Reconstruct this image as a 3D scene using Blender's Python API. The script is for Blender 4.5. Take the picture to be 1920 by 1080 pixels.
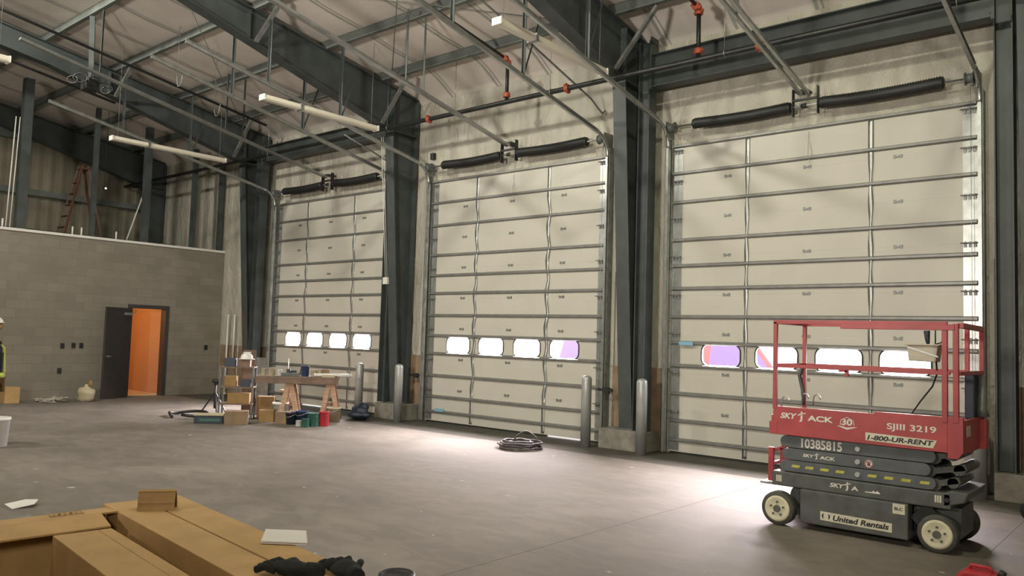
import bpy, bmesh, math, random
import numpy as np
from mathutils import Vector, Matrix
random.seed(7)
PI=math.pi
sc=bpy.context.scene
col=sc.collection
for o in list(bpy.data.objects): bpy.data.objects.remove(o)

# ------------------------------------------------------------------ camera
YAW,PITCH,ROLL,FPX=math.radians(40.5386),math.radians(3.5800),math.radians(1.7220),1505.5
CAM=Vector((0,-11.2408,1.7))
fw=Vector((-math.sin(YAW)*math.cos(PITCH),math.cos(YAW)*math.cos(PITCH),math.sin(PITCH)))
rt=Vector((math.cos(YAW),math.sin(YAW),0)); up=rt.cross(fw)
r2=rt*math.cos(ROLL)+up*math.sin(ROLL); u2=-rt*math.sin(ROLL)+up*math.cos(ROLL)
cd=bpy.data.cameras.new('camera'); cam=bpy.data.objects.new('camera',cd); col.objects.link(cam)
cd.sensor_width=36; cd.sensor_fit='HORIZONTAL'; cd.lens=FPX/1920*36; cd.clip_start=0.05; cd.clip_end=400
M3=Matrix((r2,u2,-fw)).transposed(); cam.matrix_world=Matrix.Translation(CAM)@M3.to_4x4()
sc.camera=cam
# ------------------------------------------------------------------ world, lights, exposure
sc.view_settings.view_transform='Standard'; sc.view_settings.look='None'
sc.view_settings.gamma=1; sc.view_settings.use_curve_mapping=False
sc.view_settings.exposure=0.06
w=bpy.data.worlds.new('world'); sc.world=w; w.use_nodes=True
bg=w.node_tree.nodes['Background']; bg.inputs[0].default_value=(0.93,0.95,1,1); bg.inputs[1].default_value=8.0
def area(name,loc,target,size,energy,color,sy=None):
    l=bpy.data.lights.new(name,'AREA'); l.energy=energy; l.color=color; l.size=size
    if sy: l.shape='RECTANGLE'; l.size_y=sy
    o=bpy.data.objects.new(name,l); col.objects.link(o); o.location=loc
    d=Vector(target)-Vector(loc); o.rotation_euler=d.to_track_quat('-Z','Y').to_euler(); return o
# assumed lamps out of view, right one read from wall shadows; housings added below
area('lamp_light_right',(-1.6,-7.3,7.72),(-3.2,-0.5,1.5),0.32,270,(0.97,0.97,0.72),0.24)
area('lamp_light_middle',(-8.6,-7.9,7.80),(-9.6,-0.5,1.5),0.32,370,(0.98,0.95,0.80),0.24)
area('lamp_light_left',(-15.2,-9.0,7.85),(-15.6,-1.5,1.0),0.5,520,(1,0.95,0.82),0.4)
# unseen fill lights added behind the camera to brighten roof and lift
w1=area('added_fill_light',(-5.0,-14.5,3.1),(-9.3,-4.6,9.4),1.2,560,(0.99,0.92,0.82),0.8); w1.data.spread=math.radians(135)
w2=area('added_fill_light',(2.5,-13.5,3.1),(-1.8,-3.6,5.0),0.9,210,(1,0.90,0.72),0.6)
# daylight entering by the door windows: each window's bright sky, just outside the glass
def win_light(cx,k,e):
    o=area('daylight_window',(cx,0.16,1.53),(cx,-1.75,-0.25),0.58,e,(1,0.86,0.88),0.27); o.data.spread=math.radians(98)

# ------------------------------------------------------------------ materials
def mat(name,c,rough=0.6,metal=0.0,var=0.0,scale=8,bump=0.0,bscale=40,c2=None,spec=None,stretch=None,coord='Object',emit=0,ecol=None,detail=5):
    m=bpy.data.materials.new(name); m.use_nodes=True; nt=m.node_tree; b=nt.nodes['Principled BSDF']
    b.inputs['Base Color'].default_value=(*c,1); b.inputs['Roughness'].default_value=rough; b.inputs['Metallic'].default_value=metal
    if spec is not None: b.inputs['Specular IOR Level'].default_value=spec
    if emit:
        b.inputs['Emission Color'].default_value=(*(ecol or c),1); b.inputs['Emission Strength'].default_value=emit
    tc=None
    if var or bump:
        tc=nt.nodes.new('ShaderNodeTexCoord'); mp=nt.nodes.new('ShaderNodeMapping'); nt.links.new(tc.outputs[coord],mp.inputs[0])
        if stretch: mp.inputs['Scale'].default_value=stretch
    if var:
        n=nt.nodes.new('ShaderNodeTexNoise'); n.inputs['Scale'].default_value=scale; n.inputs['Detail'].default_value=detail
        nt.links.new(mp.outputs[0],n.inputs['Vector'])
        r=nt.nodes.new('ShaderNodeValToRGB'); r.color_ramp.elements[0].position=0.35; r.color_ramp.elements[1].position=0.68
        a=[x*(1-var) for x in c] if c2 is None else c2
        r.color_ramp.elements[0].color=(*a,1); r.color_ramp.elements[1].color=(*[min(1,x*(1+var*0.4)) for x in c],1)
        nt.links.new(n.outputs['Fac'],r.inputs[0]); nt.links.new(r.outputs[0],b.inputs['Base Color'])
    if bump:
        n2=nt.nodes.new('ShaderNodeTexNoise'); n2.inputs['Scale'].default_value=bscale; n2.inputs['Detail'].default_value=4
        nt.links.new(mp.outputs[0],n2.inputs['Vector'])
        bp=nt.nodes.new('ShaderNodeBump'); bp.inputs['Strength'].default_value=bump; bp.inputs['Distance'].default_value=0.02
        nt.links.new(n2.outputs['Fac'],bp.inputs['Height']); nt.links.new(bp.outputs[0],b.inputs['Normal'])
    return m
MT={}
MT['steel']=mat('primer_steel',(0.060,0.072,0.070),0.5,0.0,0.25,3,0.05)
MT['steel_edge']=mat('primer_steel_flange',(0.115,0.13,0.128),0.5,0.0,0.2,3)
MT['galv']=mat('galvanised',(0.46,0.47,0.46),0.36,0.8,0.18,9)
MT['galv_dull']=mat('galvanised_dull',(0.26,0.27,0.26),0.5,0.5,0.25,10)
MT['strut']=mat('strut_metal',(0.24,0.24,0.23),0.42,0.45,0.15,8)
MT['purlin']=mat('purlin_metal',(0.20,0.225,0.21),0.5,0.3,0.25,3)
MT['door']=mat('door_panel',(0.52,0.50,0.44),0.42,0.0,0.05,1.5)
MT['black']=mat('black_steel',(0.018,0.018,0.018),0.5)
MT['darkpipe']=mat('dark_pipe',(0.02,0.021,0.02),0.4,0.2)
MT['spring']=mat('oiled_spring',(0.028,0.028,0.028),0.5,0.3)
MT['redfit']=mat('orange_red_fitting',(0.36,0.07,0.035),0.5)
MT['conc']=mat('plinth_concrete',(0.24,0.225,0.19),0.85,0,0.3,6,0.25,30)
MT['ply']=mat('plywood_liner',(0.27,0.19,0.125),0.7,0,0.25,5)
MT['white']=mat('white_plastic',(0.72,0.71,0.67),0.4)
MT['lamp']=mat('lamp_housing',(0.66,0.62,0.52),0.4)
MT['red']=mat('lift_red',(0.40,0.060,0.066),0.42,0,0.15,6)
MT['grey']=mat('lift_grey',(0.092,0.096,0.092),0.5,0,0.25,8)
MT['grey2']=mat('lift_scissor_grey',(0.100,0.110,0.116),0.45,0,0.2,8)
MT['rubber']=mat('tyre_rubber',(0.075,0.072,0.062),0.75,0,0.3,20)
MT['cream']=mat('wheel_cream',(0.66,0.62,0.45),0.5,0,0.15,12)
MT['sticker']=mat('sticker_cream',(0.62,0.58,0.46),0.5,0,0.1,30)
MT['ink']=mat('sticker_ink',(0.02,0.02,0.03),0.5)
MT['decal']=mat('white_decal',(0.68,0.65,0.60),0.5)
MT['yellow']=mat('yellow_decal',(0.50,0.46,0.09),0.5,0,0.2,30)
MT['bolt']=mat('zinc_bolt',(0.42,0.43,0.42),0.4,0.5)
MT['ctrl']=mat('control_box_grey',(0.50,0.47,0.38),0.5,0,0.1,10)
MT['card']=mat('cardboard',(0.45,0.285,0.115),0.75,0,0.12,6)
MT['cardfar']=mat('dull_cardboard',(0.25,0.175,0.105),0.8,0,0.2,6)  # duller, darker cardboard for the boxes around the bench
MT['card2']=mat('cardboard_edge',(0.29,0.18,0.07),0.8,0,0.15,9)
MT['wood']=mat('sawn_lumber',(0.50,0.32,0.21),0.7,0,0.25,6,stretch=(1,1,8))
MT['wood2']=mat('dark_plank',(0.20,0.13,0.095),0.7,0,0.3,6)
MT['bollard']=mat('bollard_zinc',(0.40,0.41,0.40),0.42,0.4,0.15,5)
MT['bronze']=mat('door_bronze_paint',(0.045,0.040,0.038),0.5,0,0.15,6)
MT['hose']=mat('hose_rubber',(0.12,0.105,0.105),0.55,0,0.4,30)
MT['glove']=mat('black_knit',(0.012,0.015,0.013),0.95,0,0.3,60,0.5,150)
MT['blue']=mat('blue_paint_can',(0.03,0.05,0.13),0.4)
MT['green']=mat('green_can',(0.035,0.12,0.09),0.4)
MT['redcan']=mat('red_can',(0.42,0.03,0.04),0.4)
MT['navy']=mat('navy_plastic',(0.02,0.03,0.05),0.5)
MT['tan']=mat('tan_plastic',(0.46,0.40,0.27),0.6)
MT['lime']=mat('hi_vis_lime',(0.42,0.50,0.06),0.7)
MT['skin']=mat('skin',(0.45,0.27,0.19),0.55)
MT['cloth']=mat('black_shirt',(0.008,0.010,0.010),0.9,0,0.3,20)
MT['khaki']=mat('brown_trousers',(0.17,0.10,0.045),0.85,0,0.3,15)
MT['orange_wood']=mat('ladder_orange',(0.10,0.045,0.028),0.6)
MT['bright_tape']=mat('blue_tape',(0.20,0.40,0.55),0.5)
MT['plastic_film']=mat('clear_wrap',(0.22,0.25,0.27),0.15,0,0.5,12,0.8,18)
# vapour barrier wall: crinkled white poly sheet
def barrier():
    m=mat('white_vapour_barrier',(0.50,0.475,0.40),0.27,0,0.08,1.2)
    nt=m.node_tree; b=nt.nodes['Principled BSDF']; tc=nt.nodes.new('ShaderNodeTexCoord')
    mp=nt.nodes.new('ShaderNodeMapping'); mp.inputs['Scale'].default_value=(1,1,0.45); mp.inputs['Rotation'].default_value=(0,0.35,0)
    nt.links.new(tc.outputs['Object'],mp.inputs[0])
    n=nt.nodes.new('ShaderNodeTexNoise'); n.inputs['Scale'].default_value=4.2; n.inputs['Detail'].default_value=8; n.inputs['Roughness'].default_value=0.62; n.inputs['Distortion'].default_value=0.6
    nt.links.new(mp.outputs[0],n.inputs['Vector'])
    wv=nt.nodes.new('ShaderNodeTexWave'); wv.inputs['Scale'].default_value=0.55; wv.inputs['Distortion'].default_value=1.5; nt.links.new(tc.outputs['Object'],wv.inputs['Vector'])
    ad=nt.nodes.new('ShaderNodeMath'); ad.operation='ADD'; nt.links.new(n.outputs['Fac'],ad.inputs[0])
    ml=nt.nodes.new('ShaderNodeMath'); ml.operation='MULTIPLY'; ml.inputs[1].default_value=0.25; nt.links.new(wv.outputs['Fac'],ml.inputs[0]); nt.links.new(ml.outputs[0],ad.inputs[1])
    bp=nt.nodes.new('ShaderNodeBump'); bp.inputs['Strength'].default_value=0.8; bp.inputs['Distance'].default_value=0.14
    nt.links.new(ad.outputs[0],bp.inputs['Height']); nt.links.new(bp.outputs[0],b.inputs['Normal'])
    return m
MT['barrier']=barrier()
# block wall
def blocks():
    m=bpy.data.materials.new('concrete_block'); m.use_nodes=True; nt=m.node_tree; b=nt.nodes['Principled BSDF']; b.inputs['Roughness'].default_value=0.85
    tc=nt.nodes.new('ShaderNodeTexCoord'); sx=nt.nodes.new('ShaderNodeSeparateXYZ'); cx=nt.nodes.new('ShaderNodeCombineXYZ')
    nt.links.new(tc.outputs['Object'],sx.inputs[0]); nt.links.new(sx.outputs['Y'],cx.inputs['X']); nt.links.new(sx.outputs['Z'],cx.inputs['Y'])
    br=nt.nodes.new('ShaderNodeTexBrick'); br.inputs['Scale'].default_value=1; br.inputs['Brick Width'].default_value=0.406; br.inputs['Row Height'].default_value=0.203
    br.inputs['Mortar Size'].default_value=0.008; br.inputs['Mortar Smooth'].default_value=0.4
    br.inputs['Color1'].default_value=(0.21,0.192,0.158,1); br.inputs['Color2'].default_value=(0.25,0.23,0.19,1); br.inputs['Mortar'].default_value=(0.20,0.185,0.155,1)
    nt.links.new(cx.outputs[0],br.inputs['Vector'])
    n=nt.nodes.new('ShaderNodeTexNoise'); n.inputs['Scale'].default_value=1.6; n.inputs['Detail'].default_value=6
    nt.links.new(tc.outputs['Object'],n.inputs['Vector'])
    mx=nt.nodes.new('ShaderNodeMix'); mx.data_type='RGBA'; mx.blend_type='MULTIPLY'; mx.inputs['Factor'].default_value=0.72
    r=nt.nodes.new('ShaderNodeValToRGB'); r.color_ramp.elements[0].color=(0.72,0.70,0.66,1); r.color_ramp.elements[1].color=(1.2,1.2,1.2,1)
    nt.links.new(n.outputs['Fac'],r.inputs[0]); nt.links.new(br.outputs['Color'],mx.inputs['A']); nt.links.new(r.outputs[0],mx.inputs['B'])
    nt.links.new(mx.outputs['Result'],b.inputs['Base Color'])
    bp=nt.nodes.new('ShaderNodeBump'); bp.inputs['Strength'].default_value=0.3; bp.invert=True; bp.inputs['Distance'].default_value=0.01
    nt.links.new(br.outputs['Fac'],bp.inputs['Height']); nt.links.new(bp.outputs[0],b.inputs['Normal'])
    return m
MT['block']=blocks()
# dusty slab
def slab():
    m=bpy.data.materials.new('dusty_concrete'); m.use_nodes=True; nt=m.node_tree; b=nt.nodes['Principled BSDF']
    tc=nt.nodes.new('ShaderNodeTexCoord')
    def noise(s,d,st=None,dist=0):
        n=nt.nodes.new('ShaderNodeTexNoise'); n.inputs['Scale'].default_value=s; n.inputs['Detail'].default_value=d; n.inputs['Distortion'].default_value=dist
        if st:
            mp=nt.nodes.new('ShaderNodeMapping'); mp.inputs['Scale'].default_value=st; nt.links.new(tc.outputs['Object'],mp.inputs[0]); nt.links.new(mp.outputs[0],n.inputs['Vector'])
        else: nt.links.new(tc.outputs['Object'],n.inputs['Vector'])
        return n
    n1=noise(0.55,8,None,0.6); r1=nt.nodes.new('ShaderNodeValToRGB'); e=r1.color_ramp.elements
    e[0].position=0.33; e[0].color=(0.135,0.120,0.098,1); e[1].position=0.68; e[1].color=(0.200,0.178,0.150,1)
    nt.links.new(n1.outputs['Fac'],r1.inputs[0])
    n2=noise(2.3,7,(1,2.0,1),1.0); r2_=nt.nodes.new('ShaderNodeValToRGB'); e=r2_.color_ramp.elements
    e[0].position=0.40; e[0].color=(0.66,0.67,0.68,1); e[1].position=0.60; e[1].color=(1.06,1.04,1.02,1)
    nt.links.new(n2.outputs['Fac'],r2_.inputs[0])
    mx=nt.nodes.new('ShaderNodeMix'); mx.data_type='RGBA'; mx.blend_type='MULTIPLY'; mx.inputs['Factor'].default_value=0.5
    nt.links.new(r1.outputs[0],mx.inputs['A']); nt.links.new(r2_.outputs[0],mx.inputs['B'])
    n3=noise(5.5,3); r3=nt.nodes.new('ShaderNodeValToRGB'); e=r3.color_ramp.elements
    e[0].position=0.72; e[0].color=(0,0,0,1); e[1].position=0.75; e[1].color=(0.7,0.7,0.7,1)
    nt.links.new(n3.outputs['Fac'],r3.inputs[0])
    m2=nt.nodes.new('ShaderNodeMix'); m2.data_type='RGBA'; nt.links.new(r3.outputs[0],m2.inputs['Factor']); nt.links.new(mx.outputs['Result'],m2.inputs['A']); m2.inputs['B'].default_value=(0.50,0.47,0.44,1)
    nt.links.new(m2.outputs['Result'],b.inputs['Base Color'])
    b.inputs['Roughness'].default_value=0.50; b.inputs['Specular IOR Level'].default_value=0.4
    rr=nt.nodes.new('ShaderNodeMapRange'); rr.inputs['To Min'].default_value=0.62; rr.inputs['To Max'].default_value=0.8
    nt.links.new(n2.outputs['Fac'],rr.inputs[0]); nt.links.new(rr.outputs[0],b.inputs['Roughness'])
    return m
MT['slab']=slab()
MT['apron']=mat('apron_concrete',(0.074,0.067,0.053),0.85,0,0.3,2.2,0.1,30)
MT['insul']=mat('insulation_facing',(0.76,0.70,0.64),0.55,0,0.12,1.2,0.5,1.6)
MT['seam']=mat('insulation_seam',(0.40,0.40,0.37),0.6)
MT['corr']=mat('corrugated_liner',(0.26,0.24,0.18),0.6,0,0.25,1.5)
MT['roomorange']=mat('side_room_paint',(0.60,0.40,0.25),0.7)
MT['hallwall']=mat('hall_wall_liner',(0.36,0.33,0.28),0.8,0,0.1,1)
def glassmat():
    m=bpy.data.materials.new('window_glass'); m.use_nodes=True; nt=m.node_tree; nt.nodes.clear()
    o=nt.nodes.new('ShaderNodeOutputMaterial'); t=nt.nodes.new('ShaderNodeBsdfTransparent'); g=nt.nodes.new('ShaderNodeBsdfGlossy'); g.inputs['Roughness'].default_value=0.03
    t.inputs[0].default_value=(0.95,0.96,0.96,1); x=nt.nodes.new('ShaderNodeMixShader'); x.inputs[0].default_value=0.06
    nt.links.new(t.outputs[0],x.inputs[1]); nt.links.new(g.outputs[0],x.inputs[2]); nt.links.new(x.outputs[0],o.inputs[0]); return m
MT['glass']=glassmat()

# ------------------------------------------------------------------ helpers
def tag(o,label=None,cat=None,group=None,kind=None):
    if label: o['label']=label
    if cat: o['category']=cat
    if group: o['group']=group
    if kind: o['kind']=kind
    return o
def empty(name,loc=(0,0,0),label=None,cat=None,group=None,kind=None,rz=0):
    o=bpy.data.objects.new(name,None); col.objects.link(o); o.location=loc; o.rotation_euler=(0,0,rz); o.empty_display_size=0.1
    return tag(o,label,cat,group,kind)
class MB:
    def __init__(s): s.bm=bmesh.new(); s.m=0
    def quad(s,pts):
        vs=[s.bm.verts.new(p) for p in pts]; f=s.bm.faces.new(vs); f.material_index=s.m; return f
    def hexa(s,c):  # 8 corners: bottom 4, top 4
        v=[s.bm.verts.new(p) for p in c]
        for idx in ((3,2,1,0),(4,5,6,7),(0,1,5,4),(1,2,6,5),(2,3,7,6),(3,0,4,7)):
            f=s.bm.faces.new([v[i] for i in idx]); f.material_index=s.m
        return s
    def box(s,x0,x1,y0,y1,z0,z1):
        return s.hexa([(x0,y0,z0),(x1,y0,z0),(x1,y1,z0),(x0,y1,z0),(x0,y0,z1),(x1,y0,z1),(x1,y1,z1),(x0,y1,z1)])
    def bar(s,p,q,w,h,upv=(0,0,1)):
        p=Vector(p);q=Vector(q);d=(q-p).normalized();u=Vector(upv)
        if abs(d.dot(u))>0.99: u=Vector((0,1,0))
        a=d.cross(u).normalized()*w/2; b=a.cross(d).normalized()*h/2
        return s.hexa([p-a-b,p+a-b,p+a+b,p-a+b,q-a-b,q+a-b,q+a+b,q-a+b])
    def cyl(s,p,q,r,seg=16,rb=None,cap=True):
        p=Vector(p);q=Vector(q);d=(q-p).normalized();u=Vector((0,0,1)) if abs(d.z)<0.95 else Vector((1,0,0))
        a=d.cross(u).normalized();b=d.cross(a).normalized(); rb=r if rb is None else rb
        A=[s.bm.verts.new(p+(a*math.cos(t)+b*math.sin(t))*r) for t in [2*PI*i/seg for i in range(seg)]]
        B=[s.bm.verts.new(q+(a*math.cos(t)+b*math.sin(t))*rb) for t in [2*PI*i/seg for i in range(seg)]]
        for i in range(seg):
            f=s.bm.faces.new([A[i],A[(i+1)%seg],B[(i+1)%seg],B[i]]); f.material_index=s.m; f.smooth=True
        if cap:
            for L in (A[::-1],B):
                f=s.bm.faces.new(L); f.material_index=s.m
        return s
    def tube(s,pts,r,seg=8,closed=False):
        pts=[Vector(p) for p in pts]; n=len(pts); rings=[]; prev=None
        for i,p in enumerate(pts):
            d=(pts[(i+1)%n]-pts[i-1]) if (closed or 0<i<n-1) else (pts[1]-pts[0] if i==0 else pts[-1]-pts[-2])
            d.normalize()
            if prev is None: u=Vector((0,0,1)) if abs(d.z)<0.9 else Vector((1,0,0)); a=d.cross(u).normalized()
            else: a=(prev-d*prev.dot(d)).normalized()
            prev=a; b=d.cross(a); rr=r(i/(n-1)) if callable(r) else r
            rings.append([s.bm.verts.new(p+(a*math.cos(t)+b*math.sin(t))*rr) for t in [2*PI*k/seg for k in range(seg)]])
        m=n if closed else n-1
        for i in range(m):
            A=rings[i];B=rings[(i+1)%n]
            for k in range(seg):
                f=s.bm.faces.new([A[k],A[(k+1)%seg],B[(k+1)%seg],B[k]]); f.material_index=s.m; f.smooth=True
        if not closed:
            for L in (rings[0][::-1],rings[-1]):
                f=s.bm.faces.new(L); f.material_index=s.m
        return s
    def lathe(s,base,axis,prof,seg=20):  # prof: (dist along axis, radius)
        base=Vector(base);d=Vector(axis).normalized();u=Vector((0,0,1)) if abs(d.z)<0.95 else Vector((1,0,0))
        a=d.cross(u).normalized();b=d.cross(a).normalized(); R=[]
        for h,r in prof: R.append([s.bm.verts.new(base+d*h+(a*math.cos(t)+b*math.sin(t))*max(r,1e-4)) for t in [2*PI*i/seg for i in range(seg)]])
        for A,B in zip(R,R[1:]):
            for i in range(seg):
                f=s.bm.faces.new([A[i],A[(i+1)%seg],B[(i+1)%seg],B[i]]); f.material_index=s.m; f.smooth=True
        for L in (R[0][::-1],R[-1]):
            f=s.bm.faces.new(L); f.material_index=s.m
        return s
    def prism(s,pts,vec):
        A=[s.bm.verts.new(p) for p in pts]; v=Vector(vec); B=[s.bm.verts.new(Vector(p)+v) for p in pts]; n=len(pts)
        for i in range(n):
            f=s.bm.faces.new([A[i],A[(i+1)%n],B[(i+1)%n],B[i]]); f.material_index=s.m
        for L in (A[::-1],B):
            f=s.bm.faces.new(L); f.material_index=s.m
        return s
    def blob(s,c,r,n=3,noise=0.15,seed=0):
        rnd=random.Random(seed); res=bmesh.ops.create_icosphere(s.bm,subdivisions=n,radius=1)
        ph=[rnd.uniform(0,6) for _ in range(6)]
        for v in res['verts']:
            p=v.co; k=1+noise*(math.sin(3*p.x+ph[0])+math.sin(4*p.y+ph[1])+math.sin(5*p.z+ph[2])+math.sin(9*p.x+7*p.y+ph[3])*0.5)/2
            v.co=Vector((c[0]+p.x*r[0]*k,c[1]+p.y*r[1]*k,c[2]+p.z*r[2]*k))
            for f in v.link_faces: f.material_index=s.m; f.smooth=True
        return s
    def build(s,name,mats,parent=None,bevel=0,loc=None):
        bmesh.ops.recalc_face_normals(s.bm,faces=s.bm.faces[:])
        me=bpy.data.meshes.new(name); s.bm.to_mesh(me); s.bm.free()
        for m in (mats if isinstance(mats,(list,tuple)) else [mats]): me.materials.append(MT[m] if isinstance(m,str) else m)
        o=bpy.data.objects.new(name,me); col.objects.link(o)
        if parent: o.parent=parent
        if loc: o.location=loc
        if bevel:
            b=o.modifiers.new('bevel','BEVEL'); b.width=bevel; b.segments=2; b.limit_method='ANGLE'
        return o
def copy_tree(o,parent=None):
    c=o.copy(); col.objects.link(c)
    if parent: c.parent=parent
    for ch in [x for x in list(o.children)]: copy_tree(ch,c)
    return c
def struct(o,label=None): o['kind']='structure'; return o

# ================================================================== SETTING
XL=-19.83; DC=[-15.15,-9.66,-4.17]; DW=2.15; DH=4.84; FR=[-17.9,-12.4,-6.9,-1.4]
m=MB(); m.box(-24.2,6.2,-20.3,-1.2,-0.15,0.0); struct(m.build('floor','slab'))
m=MB(); m.box(-24.2,6.2,-1.2,0.6,-0.15,0.0); struct(m.build('trim_1','apron'))
m=MB()
for X in (-4.12,-1.38): m.box(X-0.003,X+0.003,-20,-1.21,0.0003,0.0010)
struct(m.build('trim_7',mat('saw_cut_joint',(0.10,0.09,0.075),0.9)))
# door wall with three openings
m=MB(); Y0,Y1=0.045,0.25
xs=[-24.2]+[v for c in DC for v in (c-DW+0.06,c+DW-0.06)]+[6.2]
m.box(-24.2,-18.96,Y0,Y1,0,6.62); m.box(-18.88,xs[1],Y0,Y1,0,6.62); m.box(-18.96,-18.88,Y0,Y1,0,1.14); m.box(-18.96,-18.88,Y0,Y1,1.74,6.62)
m.prism([(-18.96,Y0,1.14),(-18.95,Y0,1.14),(-18.925,Y0,1.74),(-18.96,Y0,1.74)],(0,Y1-Y0,0)); m.prism([(-18.88,Y0,1.14),(-18.88,Y0,1.74),(-18.915,Y0,1.74),(-18.885,Y0,1.14)],(0,Y1-Y0,0))
for i in range(2,len(xs),2): m.box(xs[i],xs[i+1],Y0,Y1,0,6.62)
for c in DC: m.box(c-DW+0.06,c+DW-0.06,Y0,Y1,DH-0.02,6.62)
struct(m.build('wall_front','barrier'))
# plywood liner low on the wall
m=MB()
for a,b in ((-19.75,-18.97),(-18.87,-17.46),(-12.88,-11.92),(-7.38,-6.42),(-1.88,6.0)): m.box(a,b,0.012,0.044,0,1.30)
struct(m.build('trim_2','ply'))
# white battens at the barrier edge beside doors
m=MB()
for a in (-11.96,-7.42,-6.36,-1.93): m.box(a,a+0.05,0.014,0.044,1.3,2.85)
struct(m.build('trim_3','barrier'))
# block wall with doorway
TH=0.2; DY0,DY1,DZ=-2.40,-1.44,2.22
m=MB(); m.box(XL-TH,XL,-20.3,DY0,0,3.74); m.box(XL-TH,XL,DY1,0.04,0,3.74); m.box(XL-TH,XL,DY0,DY1,DZ,3.74)
struct(m.build('wall_left','block'))
m=MB(); m.box(XL-TH,XL+0.03,-20.3,0.04,3.742,3.80); struct(m.build('trim_4','white'))
# far corrugated wall behind the loft
m=MB(); x=-23.95; y=-20.2
prof=[(0,0),(0.10,0),(0.125,0.035),(0.175,0.035),(0.20,0)]
pts=[]
while y<0.0:
    for a,b in prof[:-1]: pts.append((x+b,y+a))
    y+=0.30
for (a,b),(c,d) in zip(pts,pts[1:]): m.quad([(a,b,3.6),(c,d,3.6),(c,d,10),(a,b,10)])
m.box(-24.2,-24.0,-20.3,0.04,0,10)
m.m=1
for z in (5.15,6.6): m.box(-23.90,-23.74,-20.2,0.0,z,z+0.16)
struct(m.build('wall_far_left',['corr','purlin']))
# loft deck
m=MB(); m.box(-24,XL-TH-0.002,-20.3,0.04,3.55,3.78); struct(m.build('trim_5','conc'))
# hall rear and right walls
m=MB(); m.box(-24.2,6.2,-20.5,-20.3,0,9); struct(m.build('wall_back','hallwall'))
m=MB(); m.box(6.2,6.4,-20.5,0.25,0,9); struct(m.build('wall_right','hallwall'))
# ceiling: insulation draped over the purlins, rises to a ridge
PY=[-1.0,-2.36,-3.86,-5.27,-6.7,-8.1,-9.5,-10.9]
def roofz(y): return 6.78+0.17*(-y if y>-12 else 24+y)
def ceilz(y):
    a=-y
    if a<1.0: return 6.56+(roofz(-1.0)-6.56)*math.sin(a/1.0*PI/2)
    return roofz(y)
m=MB(); ys=[]; yy=0.05
edges=[0.05]+PY+[-12.0]
for a,b in zip(edges,edges[1:]):
    for k in range(8): ys.append(a+(b-a)*k/8)
ys.append(-12.0)
def sag(y):
    for a,b in zip(edges,edges[1:]):
        if b<=y<=a: t=(a-y)/(a-b); return 0.0 if a>0 else -0.035*math.sin(PI*t)
    return 0
def addceil(x0,x1,mi,dz):
    m.m=mi
    for a,b in zip(ys,ys[1:]): m.quad([(x0,a,ceilz(a)+sag(a)+dz),(x1,a,ceilz(a)+sag(a)+dz),(x1,b,ceilz(b)+sag(b)+dz),(x0,b,ceilz(b)+sag(b)+dz)])
addceil(-24.2,6.3,0,0)
m.quad([(-24.2,-12,roofz(-12)),(6.3,-12,roofz(-12)),(6.3,-20.5,roofz(-20.5)),(-24.2,-20.5,roofz(-20.5))])
x=-23.6
while x<6:
    addceil(x,x+0.05,1,-0.012); addceil(x+0.10,x+0.125,1,-0.010); x+=1.22
struct(m.build('ceiling',['insul','seam']))

# side room behind the doorway
m=MB()
m.box(-23.4,-23.3,-3.4,-0.4,0,2.6); m.box(-23.3,XL-TH-0.01,-3.5,-3.4,0,2.6); m.box(-22.3,XL-TH-0.01,-1.28,-1.18,0,2.6)
m.box(-22.35,-22.25,-3.4,-1.28,0,2.6); m.box(-23.3,XL-TH-0.01,-3.4,-0.5,2.6,2.7)
struct(m.build('wall_side_room','roomorange'))
m=MB(); m.box(-22.24,XL-TH-0.02,-3.39,-1.29,0.0,0.012); struct(m.build('floor_side_room',mat('side_room_floor',(0.72,0.60,0.42),0.5)))  # pale floor colour stands in for lamplight pooled inside the doorway
l=bpy.data.lights.new('side_room_lamp','POINT'); l.energy=34; l.color=(1,0.52,0.20); l.shadow_soft_size=0.12
o=bpy.data.objects.new('side_room_lamp',l); col.objects.link(o); o.location=(-21.1,-2.9,2.3)
# outside ground
m=MB(); m.box(-60,30,0.62,60,-0.3,-0.1); struct(m.build('outside_ground',mat('outside_concrete',(0.55,0.52,0.52),0.8)))

# door_4: man door in the block wall
d4=empty('door_4',(XL,DY0,0)); struct(d4)
def P4(x,y,z): return (x-XL,y-DY0,z)
m=MB()
m.box(-0.22,0.03,-0.03,0.05,0,2.25); m.box(-0.22,0.03,DY1-DY0-0.05,DY1-DY0+0.03,0,2.25); m.box(-0.22,0.03,0.05,DY1-DY0-0.05,2.16,2.25)
m.build('door_frame','bronze',d4)
leaf=MB(); leaf.box(0,0.045,-0.93,0,0.015,2.15)
lf=leaf.build('door_leaf','bronze',d4,0.004); lf.location=(0.045,0.03,0); lf.rotation_euler=(0,0,math.radians(30))
m=MB(); m.box(0.046,0.10,-0.30,-0.06,1.98,2.04); m.bar((0.08,-0.06,2.02),(0.12,0.05,2.08),0.025,0.012); m.bar((0.12,0.05,2.08),(0.05,0.10,2.10),0.025,0.012); m.build('door_closer','galv',lf)
m=MB(); m.cyl((0.045,-0.86,1.0),(0.10,-0.86,1.0),0.012); m.cyl((0.10,-0.86,1.0),(0.10,-0.76,1.0),0.010); m.build('door_handle','galv',lf)

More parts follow.
